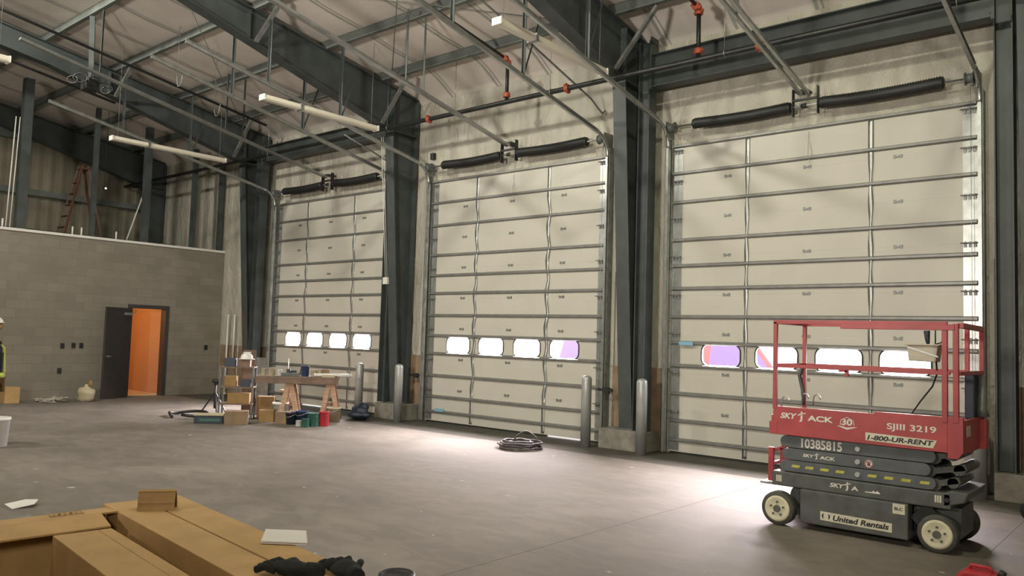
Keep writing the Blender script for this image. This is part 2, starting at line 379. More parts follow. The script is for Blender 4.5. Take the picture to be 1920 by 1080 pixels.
# ================================================================== STEEL
def isec_frame(X,label,far=False):
    r=empty('rigid_frame',(X,0,0),label,'steel frame','rigid steel frames')
    w=0.12; t=0.012
    # column: outer flange vertical at y -0.03, inner flange tapered
    zb,zt=0.34,5.82; yb,yt=-0.30,-0.70 if not far else -0.62
    m=MB(); m.box(-w,w,-0.045,-0.02,zb,6.56)
    m.prism([(-t,-0.045,zb),(-t,yb,zb),(-t,yt,zt),(-t,-0.045,zt)],(2*t,0,0))
    m.prism([(-w,yb,zb),(-w,yb-0.02,zb),(-w,yt-0.02,zt),(-w,yt,zt)],(2*w,0,0))
    m.build('column',['steel'],r)
    m=MB(); m.box(-0.16,0.16,yb-0.06,0.0,zb-0.02,zb); m.build('base_plate','steel_edge',r)
    # knee and rafter
    bot=[(-0.70,5.82),(-0.95,5.88),(-5.2,7.02),(-12.0,8.10)]
    top=[(-0.02,6.58),(-5.2,roofz(-5.2)-0.21),(-12.0,roofz(-12)-0.21)]
    m=MB()
    m.prism([(-t,y,z) for y,z in bot]+[(-t,y,z) for y,z in top[::-1]]+[(-t,-0.02,5.82)],(2*t,0,0))
    for L in (bot,top):
        for (y0,z0),(y1,z1) in zip(L,L[1:]): m.prism([(-w,y0,z0-0.008),(-w,y1,z1-0.008),(-w,y1,z1+0.010),(-w,y0,z0+0.010)],(2*w,0,0))
    m.build('rafter','steel',r)
    m=MB()
    m.box(-w,w,-4.012,-3.988,6.72,7.2); m.build('splice_plate','steel',r)
    m=MB(); m.box(-w,w,-0.712,-0.688,5.84,6.66)
    m.box(-w,w,-0.70,-0.04,5.80,5.825)
    for xx in (-0.06,0.06):
        for z in np.linspace(5.95,6.55,5): m.cyl((xx,-0.715,z),(xx,-0.73,z),0.014,6)
    m.build('splice_plate','steel',r)
    return r
fl=['grey steel frame between the left door and the block wall','grey steel frame standing between the left and middle doors','grey steel frame standing between the middle and right doors','grey steel frame at the right edge of the picture']
frames=[isec_frame(X,l) for X,l in zip(FR,fl)]
isec_frame(-23.4,'dark steel frame far back in the loft behind the block wall',True)
# concrete plinths
pls=[]
for X,l in zip(FR,['concrete plinth under the steel column beside the block wall','concrete plinth under the column between left and middle doors','concrete plinth under the column between middle and right doors','concrete plinth under the column at the right edge']):
    x0,x1=(-0.42,0.42)
    m=MB(); m.box(x0,x1,-0.46,0.010,0,0.318)
    o=m.build('concrete_plinth','conc',None,0.012,(X,0,0)); tag(o,l,'plinth','concrete column plinths')
# portal frames in left and right bay
def portal(xa,xb,z0,z1,label):
    r=empty('portal_frame',((xa+xb)/2,-0.31,0),label,'steel frame'); c=(xa+xb)/2
    y=0.0
    for s,xx in ((1,xa),(-1,xb)):
        m=MB(); X=xx-c
        m.box(X-0.10,X-0.085,-0.11,0.11,0.33,z1+0.25); m.box(X+0.085,X+0.10,-0.11,0.11,0.33,z1+0.25); m.box(X-0.085,X+0.085,-0.006,0.006,0.33,z1+0.25)
        m.build('portal_column','steel',r)
        m=MB(); m.box(X+s*0.10,X+s*0.125,-0.11,0.11,z0-0.05,z1+0.3)
        for z in (z0+0.05,z1-0.05,z1+0.2): 
            for yy in (-0.06,0.06): m.cyl((X+s*0.125,yy,z),(X+s*0.14,yy,z),0.014,6)
        m.build('end_plate','steel',r)
    m=MB(); a=xa-c+0.125; b=xb-c-0.125
    m.box(a,b,-0.006,0.006,z0,z1); m.box(a,b,-0.11,0.11,z0-0.014,z0); m.box(a,b,-0.11,0.11,z1,z1+0.014)
    m.build('portal_beam','steel',r)
portal(-6.62,-1.70,5.74,6.24,'dark steel portal beam and posts spanning above the right door')
portal(-17.60,-12.70,5.86,6.22,'dark steel portal beam and posts spanning above the left door')
# purlins
names=['nearest the door wall','second from the door wall','third from the door wall','fourth from the door wall']
for i,y in enumerate(PY):
    zb=roofz(y)-0.205; m=MB()
    m.box(-24.0,6.1,y-0.004,y+0.004,zb,zb+0.2); m.box(-24.0,6.1,y-0.065,y+0.004,zb,zb+0.005); m.box(-24.0,6.1,y-0.004,y+0.065,zb+0.195,zb+0.2)
    m.box(-24.0,6.1,y-0.065,y-0.060,zb,zb+0.02)
    o=m.build('purlin','purlin')
    tag(o,'long grey roof purlin under the insulation, '+(names[i] if i<4 else ['fifth','sixth','seventh','eighth'][i-4]+' from the door wall'),'purlin','roof purlins')
# flange braces (kickers)
for X,l in zip(FR[:3],['beside the block wall','between left and middle doors','between middle and right doors']):
    for k,(y,zz) in enumerate(((-1.0,6.0),(-2.36,6.34),(-3.86,6.75))):
        if k==1: continue
        zt=roofz(y)-0.2; b0=5.90 if k==0 else 6.68
        m=MB(); m.bar((X+0.13,y-0.02,b0),(X+0.85,y-0.02,zt-0.03),0.07,0.05); o=m.build('flange_brace','galv_dull')
        tag(o,('short' if k==0 else 'upper')+' diagonal brace from purlin to the frame '+l,'brace','flange braces')
# rod bracing
for i,(a,b) in enumerate((((-12.3,-0.8,6.70),(-7.0,-5.2,7.35)),((-7.0,-0.8,6.70),(-12.3,-5.2,7.35)),((-17.8,-0.8,6.7),(-12.5,-5.2,7.35)))):
    m=MB(); m.cyl(a,b,0.008,6); o=m.build('brace_rod','galv_dull'); tag(o,['thin roof rod rising to the right over the middle door','thin roof rod rising to the left over the middle door','thin roof rod rising to the right over the left door'][i],'rod','roof bracing rods')

# ================================================================== OVERHEAD DOORS
STR=[4.814,4.377,3.913,3.314,2.909,2.552,2.111,1.709,1.353,0.921,0.506,0.211]
JT=[0.65+0.60*k for k in range(7)]
WX=[-1.28,-0.425,0.445,1.285]
def rrect(cx,cz,w,h,r,n=5):
    P=[]
    for sx,sz,a0 in ((1,1,0),(-1,1,90),(-1,-1,180),(1,-1,270)):
        for k in range(n+1):
            a=math.radians(a0+90*k/n); P.append((cx+sx*(w/2-r)+r*math.cos(a),cz+sz*(h/2-r)+r*math.sin(a)))
    return P
def panel_with_holes(name,outer,holes,y0,thick,mt,parent):
    cu=bpy.data.curves.new(name,'CURVE'); cu.dimensions='2D'; cu.fill_mode='BOTH'; cu.extrude=thick/2
    for L in [outer]+holes:
        s=cu.splines.new('POLY'); s.points.add(len(L)-1); s.use_cyclic_u=True
        for p,(x,z) in zip(s.points,L): p.co=(x,z,0,1)
    t=bpy.data.objects.new(name,cu); col.objects.link(t); dg=bpy.context.evaluated_depsgraph_get(); dg.update()
    me=bpy.data.meshes.new_from_object(t.evaluated_get(dg)); bpy.data.objects.remove(t); 
    me.transform(Matrix.Rotation(PI/2,4,'X')); me.transform(Matrix.Translation((0,y0+thick/2,0)))
    me.materials.clear(); me.materials.append(MT[mt]); o=bpy.data.objects.new(name,me); col.objects.link(o); o.parent=parent; return o
def hinge_mesh():
    m=MB(); m.box(-0.055,-0.025,-0.012,0,-0.022,0.022); m.box(0.025,0.055,-0.012,0,-0.022,0.022); m.box(-0.025,0.025,-0.020,-0.004,-0.010,0.010)
    return m
def make_door(idx,cx,wave):
    r=empty('door_%d'%idx,(cx,0,0)); struct(r)
    zs=[0.03]+JT+[4.84]
    zs[2],zs[3]=1.235,1.84
    for i in range(len(zs)-1):
        a,b=zs[i]+0.0003,zs[i+1]-0.0003
        if i==2:
            holes=[rrect(x,1.535,0.62,0.315,0.10) for x in WX]
            sec=panel_with_holes('door_section',[(-DW+0.02,a),(DW-0.02,a),(DW-0.02,b),(-DW+0.02,b)],holes,-0.005,0.045,'door',r)
            for x in WX:
                ring=[(p,-0.012,q) for p,q in rrect(x,1.535,0.625,0.32,0.10)]
                m=MB(); m.tube(ring,0.011,6,True); wf=m.build('window_frame','black',r)
                m=MB(); m.prism([(p,0.012,q) for p,q in rrect(x,1.535,0.615,0.31,0.10)],(0,0.006,0)); m.build('window_pane','glass',wf)
        else:
            m=MB(); m.box(-DW+0.02,DW-0.02,-0.005,0.040,a,b)
            sec=m.build('door_section','door',r)
    # struts
    for z in STR:
        if idx==0: continue
        m=MB(); x0,x1=-DW+0.03,DW-0.03
        m.prism([(x0,-0.006,z-0.031),(x0,-0.014,z-0.029),(x0,-0.050,z-0.014),(x0,-0.050,z+0.014),(x0,-0.014,z+0.029),(x0,-0.006,z+0.031)],(x1-x0,0,0))
        m.build('strut','strut',r)
    # centre stiles: sheet-metal strips that buckle between the joints
    for x in (-0.89,0.86):
        n=120; m=MB(); prev=None
        for k in range(n+1):
            z=0.05+(4.80-0.05)*k/n; ph=(z-0.05)/0.60
            bow=(math.sin(ph*PI)**2) if 0.55<z<4.3 else 0.0
            dx=wave*0.045*bow*(1 if x<0 else -1)*(-1 if x>0 else 1); hw=0.036-(0.020*bow if not wave else 0.012*bow)
            tw=(0.010 if wave else 0.003)*math.sin(ph*2*PI)*(1 if bow else 0); y=-0.010-0.012*bow-abs(tw)
            cur=[(x+dx-hw,y-tw,z),(x+dx+hw,y+tw-0.002,z)]
            if prev: m.quad([prev[0],prev[1],cur[1],cur[0]])
            prev=cur
        bmesh.ops.remove_doubles(m.bm,verts=m.bm.verts[:],dist=0.0002); o=m.build('centre_stile','galv',r); so=o.modifiers.new('solid','SOLIDIFY'); so.thickness=0.002
        for p in o.data.polygons: p.use_smooth=True
    # end stiles
    for s in (-1,1):
        m=MB(); a=s*(DW-0.02); b=s*(DW-0.19); m.box(min(a,b),max(a,b),-0.009,-0.0055,0.05,4.80); m.build('end_stile','galv',r)
    # hinges
    hm=hinge_mesh().build('hinge','galv_dull',r); hm.location=(-1.2,-0.006,JT[0]); first=True
    hl=[(x,z) for z in JT for x in (-1.2,0,1.2)]
    for x,z in hl[1:]:
        h=hm.copy(); col.objects.link(h); h.location=(x,-0.006,z)
    m=MB(); m.box(-0.08,0.08,-0.014,0,-0.006,0.006)
    for q in (-0.055,0.0,0.055): m.prism([(q-0.018,-0.016,-0.05),(q+0.018,-0.016,-0.05),(q+0.010,-0.022,0.02),(q-0.010,-0.022,0.02)],(0,0.016,0))
    m.cyl((-0.10,-0.045,0),(0.10,-0.045,0),0.008,8)
    rb=m.build('roller_bracket','galv_dull',r); rb.location=(-DW+0.11,-0.010,JT[0]); first=True
    for z in JT+[4.74]:
        for s in (-1,1):
            if first: first=False; continue
            h=rb.copy(); col.objects.link(h); h.location=(s*(DW-0.11),-0.010,z)
    a_,b_=((-DW+0.03,-0.85),(0.55,DW-0.03)) if idx==1 else (((-DW+0.03,0.95),(1.75,DW-0.03)) if idx==2 else ((-DW+0.03,0.4),(0.4,DW-0.03)))
    for q in (a_,b_):
        m=MB(); m.box(q[0],q[1],0.0,0.035,0.0,0.029); m.build('bottom_seal','black',r)
    # pull cord at the top section
    m=MB(); m.tube([(0.02,-0.02,4.75),(0.0,-0.02,4.45),(0.03,-0.02,4.30),(0.06,-0.02,4.45),(0.03,-0.02,4.60)],0.006,5); m.build('pull_cord','white',r)
    return r
for i,(cx,wv) in enumerate(zip(DC,(1,1,0))): make_door(i+1,cx,wv)
for cx in DC:
    for x in WX: win_light(cx+x,0,105)
# door jamb angle + weather strip
def tape(loc,label): 
    m=MB(); m.box(-0.12,0.12,-0.012,0,-0.03,0.03); o=m.build('tape_strip','bright_tape',None,0,loc); tag(o,label,'tape','blue tape strips')
tape((-11.35,-0.058,0.25),'blue tape on the lowest strut of the middle door')
tape((-6.0,-0.058,1.70),'blue tape beside the first window of the right door')

# springs, shafts, drums
side=['left','middle','right']
for i,cx in enumerate(DC):
    r=empty('torsion_spring_assembly',(cx,-0.17,5.09),'black torsion springs on a shaft above the %s door'%side[i],'door spring','torsion spring sets')
    m=MB(); m.cyl((-2.13,0,0),(2.13,0,0),0.0135,10); m.build('shaft','galv',r)
    for a,b,sg in ((-1.68,-0.20,-1),(0.26,1.76,1)):
        m=MB(); n=96; pts=[]; 
        for k in range(n+1):
            t=k/n; x=a+(b-a)*t; pts.append((x,0.0,-0.022*math.sin(PI*t)+0.008))
        cnt=[0]
        m.tube(pts,lambda t:(0.083 if int(round(t*96))%2 else 0.068),14); m.build('spring','spring',r)
        e=b if sg>0 else a
        for q in (a,b): 
            m=MB(); m.lathe((q-0.03,0,0.0),(1,0,0),[(0,0.045),(0.01,0.078),(0.05,0.078),(0.06,0.05)],16); m.build('winding_cone','black' ,r)
    m=MB(); 
    for x in (-0.14,0.21): m.box(x-0.005,x+0.005,-0.055,0.03,-0.14,0.25)
    m.box(-0.14,0.05,0.0,0.205,0.22,0.245); m.lathe((-0.03,0,0),(1,0,0),[(0,0.03),(0.07,0.035)],12)
    m.box(-0.14,0.21,-0.07,-0.03,0.06,0.09); m.build('centre_bracket','black',r)
    for s in (-1,1):
        m=MB(); m.lathe((s*2.07-0.05,0,0),(1,0,0),[(0,0.08),(0.012,0.08),(0.014,0.062),(0.09,0.058),(0.092,0.08),(0.10,0.08)],18); m.build('cable_drum','steel_edge',r)
        m=MB(); m.cyl((s*2.07,0.06,0),(s*2.07,0.10,-4.6),0.003,5); m.build('lift_cable','galv',r)
    # bearing plates to the wall
    for s in (-1,1):
        m=MB(); m.box(s*2.16-0.006,s*2.16+0.006,-0.06,0.21,-0.14,0.10); m.build('bearing_plate','galv_dull',r)
# tracks
SL=0.20
def track(X,s,label,yend):
    r=empty('door_track',(X,0,0),label,'door track','side tracks of the overhead doors')
    m=MB(); m.m=0
    # C-channel vertical
    m.box(-0.004,0.004,-0.14,-0.075,0.02,4.78); m.box(-0.02,0.02,-0.145,-0.14,0.02,4.78); m.box(-0.02,0.02,-0.075,-0.07,0.02,4.78)
    m.build('vertical_track','galv',r)
    m=MB(); m.box(-0.035 if s<0 else 0.022,-0.022 if s<0 else 0.035,-0.10,0.043,0.0,4.95); m.build('wall_angle','galv_dull',r)
    m=MB(); R=0.38; a1=math.atan(SL); cy=-0.108-R; pts=[]
    n=10; A=PI/2-a1
    for k in range(n+1):
        a=A*k/n; pts.append((0,cy+R*math.cos(a),4.78+R*math.sin(a)))
    m.tube(pts,0.030,8); m.build('curved_track','galv',r)
    yz=pts[-1][1:]; zend=yz[1]+(-yend+yz[0])*SL
    m=MB(); m.bar((0,yz[0],yz[1]),(0,yend,zend),0.008,0.065); off=0.030
    m.bar((0,yz[0],yz[1]+off),(0,yend,zend+off),0.045,0.006); m.bar((0,yz[0],yz[1]-off),(0,yend,zend-off),0.045,0.006)
    m.build('sloping_track','galv',r)
    for k,(y,dg) in enumerate(((-2.36,1),(-3.86,-1),(-5.27,1))):
        if y<yend+0.1: continue
        zt=roofz(y)-0.21; z0=yz[1]+(-y+yz[0])*SL+0.03
        if zt-z0<0.25: continue
        m=MB(); m.box(-0.024,0.024,y-0.004,y+0.004,z0,zt); m.box(-0.024,-0.018,y-0.035,y+0.004,z0,zt)
        if k!=1: m.bar((0,y,z0+0.02),(0.0,y+0.35*dg,min(zt,z0+1.0)),0.03,0.006,(1,0,0))
        m.build('hanger','steel',r)
    return r
for i,cx in enumerate(DC):
    for s in (-1,1): track(cx+s*(DW+0.02),s,'galvanised track at the %s side of the %s door'%('left' if s<0 else 'right',side[i]),-5.35)
    # centre support rail
    r=empty('support_rail',(cx,0,0),'pair of galvanised angles sloping up from above the %s door'%side[i],'support rail','centre rails of the overhead doors')
    z0=5.25; ye=-6.6
    for dx in ((-0.05,0.05) if i==2 else (-0.022,0.022)):
        m=MB(); m.bar((0.03+dx,-0.22,z0),(0.03+dx,ye,z0+(-ye-0.22)*SL),0.045,0.045); m.build('angle_rail','galv',r)
    for y in (-2.36,-2.75,-5.27):
        zr=z0+(-y-0.22)*SL; zt=(roofz(-2.36 if y>-3 else y)-0.21)
        if zt-zr<0.1: continue
        m=MB(); m.box(0.01,0.05,y-0.02,y-0.016,zr,zt); m.box(0.01,0.014,y-0.02,y+0.02,zr,zt); m.build('hanger','steel',r)

# ================================================================== SPRINKLER PIPE
r=empty('sprinkler_main',(-9,-0.92,5.80),'long black sprinkler pipe with red couplings running above the three doors','sprinkler pipe')
m=MB(); m.cyl((-14.9,0,0.0),(14.5,0,0.0),0.042,14); m.build('pipe','darkpipe',r)
def coupling(p,ax,par):
    d=Vector(ax); p=Vector(p); m=MB(); m.cyl(p-d*0.04,p+d*0.04,0.062,14); 
    q=d.cross(Vector((0.3,0.7,0.6))).normalized(); m.bar(p-q*0.085,p+q*0.085,0.05,0.05,tuple(d)); m.build('coupling','redfit',par,0.006)
for x in (-11.03,-7.77,-4.5): coupling((x+9,0,0),(1,0,0),r)
for x in (-10.31,-8.1,-12.2,-5.0,-2.08,-16.4):
    m=MB(); zt=roofz(-1.0)-0.2-5.8; m.cyl((x+9,-0.03,0.06),(x+9,-0.03,zt),0.005,5); m.tube([(x+9,0.05*math.cos(t),0.052*math.sin(t)-0.0) for t in [2*PI*k/14 for k in range(14)]],0.006,5,True); m.build('pipe_hanger','galv',r)
def branch(X,z,y2,label,riser=True,ystart=-0.92,slope=0.165):
    b=empty('sprinkler_branch',(X,ystart,5.8),label,'sprinkler pipe','sprinkler branch pipes')
    if riser:
        m=MB(); m.cyl((0,0,0.04),(0,0,z-5.8),0.032,12); m.build('riser','darkpipe',b)
        coupling((0,0,0.12),(0,0,1),b); coupling((0,0,z-5.8-0.06),(0,0,1),b); coupling((0,-0.08,z-5.8+0.0),(0,1,0),b)
    m=MB(); m.cyl((0,0,z-5.8),(0,y2-ystart,z-5.8+(ystart-y2)*slope),0.026,10); m.build('branch_pipe','darkpipe',b)
    return b
branch(-9.08,6.55,-10.5,'black branch pipe with red elbow rising over the middle door')
branch(-5.42,6.56,-9.0,'black branch pipe with red elbow rising over the right door')
branch(-15.0,6.06,-10.5,'black branch pipe sloping up over the left door',False,-1.9)
branch(-17.0,6.32,-9.5,'thin dark pipe sloping up in front of the block wall frame',False,-4.2,0.172)
# loose conduit in middle bay
m=MB(); m.tube([(-7.62,-0.03,5.62),(-7.62,-0.10,5.55),(-7.62,-0.22,5.60),(-7.62,-0.45,5.72),(-7.62,-2.4,6.26),(-7.62,-5.0,6.9)],0.016,8); o=m.build('conduit_pipe','galv_dull'); tag(o,'thin grey conduit ending in a small bend above the middle door','conduit')
m=MB(); m.tube([(-13.1,-0.05,5.45),(-13.1,-0.12,5.38),(-13.1,-0.25,5.42),(-13.1,-0.5,5.50),(-13.1,-1.3,5.72)],0.016,8); o=m.build('conduit_pipe','galv_dull'); tag(o,'short grey conduit with a hooked end above the left door','conduit')
# hook hanging loops
for X,y,z,l in ((-14.6,-4.05,6.35,'open steel hook loop hanging under the ceiling at left of the left frame'),(-14.9,-3.1,6.05,'dark hook loop hanging on the branch pipe')):
    m=MB(); m.tube([(X-0.09,y,z+0.18),(X-0.08,y,z+0.02),(X-0.04,y,z-0.07),(X+0.04,y,z-0.08),(X+0.10,y,z),(X+0.14,y,z+0.16)],0.011,6); m.cyl((X-0.09,y,z+0.18),(X-0.09,y,roofz(y)+0.0),0.005,5); o=m.build('hanger_hook','galv_dull'); tag(o,l,'hook')

# ================================================================== CEILING LIGHTS (off)
def strip(X,y0,y1,z,label,hz=None):
    r=empty('strip_light',(X,(y0+y1)/2,z),label,'light fixture','white strip lights hanging unlit'); h=(y1-y0)/2
    m=MB(); m.prism([(-0.075,-h,-0.03),(-0.05,-h,-0.055),(0.05,-h,-0.055),(0.075,-h,-0.03),(0.06,-h,0.035),(-0.06,-h,0.035)],(0,2*h,0)); m.build('housing','lamp',r,0.004)
    m=MB(); 
    for s in (-1,1): m.box(-0.078,0.078,s*h-0.012,s*h+0.012,-0.058,0.038)
    m.build('end_cap','white',r)
    m=MB(); m.box(-0.085,0.085,-h*0.42,-h*0.42+0.05,-0.062,0.042); m.build('clip','galv_dull',r)
    for s in (-0.9,0.9):
        y=(y0+y1)/2+s*h; m=MB(); m.cyl((0,s*h,0.03),(0,s*h,roofz(y)-z-0.02),0.004,5); m.build('suspension_wire','galv_dull',r)
strip(-16.60,-4.40,-1.92,5.5,'long white strip light hanging in front of the loft frame')
strip(-11.50,-4.18,-1.80,5.5,'long white strip light hanging between left and middle door')
strip(-6.66,-3.90,-1.50,5.7,'long white strip light hanging at the middle of the ceiling')
strip(-13.0,-9.8,-7.38,5.5,'white strip light with only its end in view at left edge')
# housings added at the assumed lamps, out of view
for (x,y,z),l in (((-1.6,-7.3,7.76),'assumed high bay lamp out of view on the right'),((-8.6,-7.9,7.84),'assumed high bay lamp out of view in the middle of the hall'),((-15.2,-9.0,7.89),'assumed high bay lamp out of view on the left half of the hall')):
    r=empty('assumed_bay_lamp',(x,y,z),l,'lamp','assumed high bay lamps'); m=MB(); m.box(-0.2,0.2,-0.16,0.16,0.0,0.06); m.build('housing','lamp',r,0.01)
    m=MB(); m.cyl((0,0,0.06),(0,0,roofz(y)-z-0.0),0.01,6); m.build('rod','galv_dull',r)
for (x,y),l,a_ in (((-4.95,-14.62),'added stand for the unseen fill light behind the camera, left one',0.35),((2.55,-13.62),'added stand for the unseen fill light behind the camera, right one',0.35)):  # stands made up to carry the added fill lights
    r=empty('added_fill_stand',(x,y,0),l,'lamp','stands added for the fill lights',rz=a_); m=MB(); m.cyl((0,0,0),(0,0,2.6),0.02,10); m.build('stand','steel',r)
    m=MB(); m.box(-0.3,0.3,-0.08,-0.02,2.6,2.8); m.build('housing','steel',r,0.01)
    for k in range(3):
        t=2*PI*k/3; m=MB(); m.bar((0,0,0.6),(0.45*math.cos(t),0.45*math.sin(t),0.01),0.02,0.02); m.build('leg','steel',r)
# unit heater / cable bundle at upper left
r=empty('cable_bundle',(-15.7,-5.2,6.2),'dark bundle of cables and fittings hung on the far left frame','cable bundle')
rnd=random.Random(3)
m=MB()
for k in range(9):
    c=Vector((rnd.uniform(-0.25,0.25),rnd.uniform(-0.25,0.25),rnd.uniform(-0.12,0.12))); R=rnd.uniform(0.08,0.15)
    ax=rnd.uniform(0,PI)
    m.tube([(c.x+R*math.cos(t)*math.cos(ax),c.y+R*math.cos(t)*math.sin(ax),c.z+R*math.sin(t)*0.7) for t in [2*PI*j/16 for j in range(16)]],0.014,6,True)
m.build('coiled_cable','black',r)
m=MB(); m.box(-0.16,0.10,-0.12,0.12,-0.10,0.10); m.m=0; m.build('junction_housing','black',r,0.01)
m=MB(); m.bar((0,0,0.1),(0.15,-0.1,1.25),0.09,0.05); m.build('hanging_strap','steel',r)

# ================================================================== CONDUITS ON COLUMN / WALL
r=empty('conduit_drop',(-12.42,-0.46,0),'pair of thin white cables dropping down the column left of the middle door','conduit')
m=MB(); m.tube([(-0.16,-0.30,5.70),(-0.15,-0.20,4.5),(-0.15,-0.06,2.86)],0.008,6); m.tube([(-0.10,-0.30,5.70),(-0.10,-0.20,4.5),(-0.10,-0.06,2.86)],0.006,6); m.build('cable','white',r)
m=MB(); m.box(-0.20,-0.06,-0.09,-0.01,2.72,2.86); m.build('junction_box','white',r,0.005)
for X,y,z0,z1,l in ((-19.30,-0.06,0.05,2.1,'white conduit in the corner right of the block wall'),(-19.0,-0.05,0.9,2.1,'second white conduit in the corner by the block wall')):
    m=MB(); m.cyl((X,y,z0),(X,y,z1),0.022,10); m.lathe((X,y,z0-0.02),(0,0,1),[(0,0.045),(0.02,0.045),(0.03,0.03)],12); o=m.build('wall_conduit','white'); tag(o,l,'conduit','corner conduits')
# wall mounted small boxes near springs
for X,z,l in ((-11.85,4.95,'small dark box on the wall left of the middle door spring'),):
    m=MB(); m.box(X-0.05,X+0.05,-0.03,0.04,z+0.35,z+0.48); o=m.build('wall_box','black'); tag(o,l,'box')
# outlet holes in block wall
for y,z,l in ((-3.87,1.22,'left of three small dark outlet boxes on the block wall'),(-3.63,1.23,'middle of three small dark outlet boxes on the block wall'),(-3.46,1.23,'small dark outlet box nearest the open door leaf'),(-3.9,0.65,'low dark outlet box on the block wall'),(-0.36,1.22,'dark outlet box on the block wall right of the doorway')):
    m=MB(); m.box(XL+0.002,XL+0.02,y-0.04,y+0.04,z-0.06,z+0.06); m.box(XL+0.02,XL+0.024,y-0.028,y+0.028,z-0.045,z+0.045); o=m.build('outlet_box','black'); tag(o,l,'outlet box','outlet boxes on the block wall')
# handles on track sides (slide locks)
for X,l in ((-11.98,'black slide lock on the left side of the middle door'),(-7.40,'black slide lock on the right side of the middle door')):
    m=MB(); m.box(-0.16,0.12,-0.15,-0.12,-0.02,0.02); m.box(-0.05,0.05,-0.152,-0.10,-0.05,0.04); m.box(-0.02,0.02,-0.10,0.01,-0.02,0.02); o=m.build('slide_lock','black',None,0,(X,0,0.90)); tag(o,l,'door lock','slide locks')

# ================================================================== BOLLARDS
for X,y,h,l in ((-13.14,-0.62,1.10,'galvanised bollard right of the workbench'),(-11.93,-0.62,1.13,'galvanised bollard left of the middle door'),(-7.5,-0.55,1.14,'galvanised bollard right of the middle door'),(-6.43,-0.62,1.15,'galvanised bollard left of the right door'),(-1.96,-0.50,1.15,'galvanised bollard behind the scissor lift')):
    m=MB(); m.lathe((0,0,0),(0,0,1),[(0,0.082),(h-0.06,0.082),(h-0.03,0.074),(h-0.008,0.05),(h,0.012)],24); o=m.build('bollard','bollard',None,0,(X,y,0)); tag(o,l,'bollard','galvanised bollards')
# ================================================================== HOSE COIL
r=empty('hose_coil',(-8.05,-1.52,0),'coiled dark hose lying on the floor in front of the middle door','hose')
rnd=random.Random(5)
m=MB(); pts=[]
T=9; N=T*28
for k in range(N+1):
    t=2*PI*k/28; lap=k/28
    R=0.27+0.07*math.sin(lap*2.1)+0.012*math.sin(t*3+lap); cxo=0.03*math.sin(lap*1.3); cyo=0.03*math.cos(lap*1.9)
    pts.append((cxo+R*math.cos(t),cyo+R*math.sin(t),0.016+0.0115*lap+0.006*math.sin(5*t+lap*2)))
m.tube(pts,0.015,7); m.build('coil','hose',r)
m=MB(); m.tube([(-0.22,0.10,0.11)]+[(-0.22+0.34*k/10,0.10+0.02*k,0.11+0.13*math.sin(PI*k/10)) for k in range(1,10)]+[(0.14,0.30,0.10)],0.014,7); m.build('raised_loop','hose',r)

# ================================================================== SCISSOR LIFT
def text_mesh(name,body,x0,x1,z0,z1,y,mt,parent,shear=0.0,bold=0.02,depth=0.001,rotz=0):
    cu=bpy.data.curves.new(name,'FONT'); cu.body=body; cu.size=1; cu.offset=bold; cu.extrude=0.01; cu.shear=shear
    t=bpy.data.objects.new(name,cu); col.objects.link(t); dg=bpy.context.evaluated_depsgraph_get(); dg.update()
    me=bpy.data.meshes.new_from_object(t.evaluated_get(dg)); bpy.data.objects.remove(t)
    co=np.array([v.co[:] for v in me.vertices]); mn=co.min(0); mxx=co.max(0)
    for v in me.vertices:
        x=(v.co.x-mn[0])/(mxx[0]-mn[0]); z=(v.co.y-mn[1])/(mxx[1]-mn[1]); d=(v.co.z-mn[2])/(mxx[2]-mn[2]+1e-9)
        v.co=(x0+(x1-x0)*x,y-depth*d,z0+(z1-z0)*z)
    me.materials.clear(); me.materials.append(MT[mt]); o=bpy.data.objects.new(name,me); col.objects.link(o); o.parent=parent; return o
LX,LY=-2.35,-3.245
L=empty('scissor_lift',(LX,LY,0),'red and dark grey scissor lift parked in front of the right door','scissor lift')
def lx(X): return X-LX
FY=-0.395   # front face local y
# wheels
wm=MB(); wm.lathe((0,-0.055,0),(0,1,0),[(0,0.118),(0.004,0.150),(0.016,0.158),(0.095,0.158),(0.106,0.150),(0.110,0.118)],36)
w0=wm.build('wheel','rubber',L); w0.location=(lx(-3.08),FY+0.04,0.158)
dm=MB(); dm.lathe((0,-0.060,0),(0,1,0),[(0.004,0.0),(0.004,0.085),(0.0,0.095),(0.0,0.118),(0.01,0.122),(0.03,0.122)],36); rim=dm.build('wheel_rim','cream',w0)
dm=MB(); dm.cyl((0,-0.075,0),(0,-0.055,0),0.032,16)
for k in range(5):
    a=2*PI*k/5+0.3; dm.cyl((0.062*math.cos(a),-0.068,0.062*math.sin(a)),(0.062*math.cos(a),-0.055,0.062*math.sin(a)),0.010,8)
dm.build('wheel_hub','grey',w0)
for X,s,rz in ((-1.70,1,0),(-3.08,-1,PI),(-1.68,-1,PI)):
    c=copy_tree(w0,L); c.location=(lx(X),(FY+0.04)*s,0.158); c.rotation_euler=(0,0,rz)
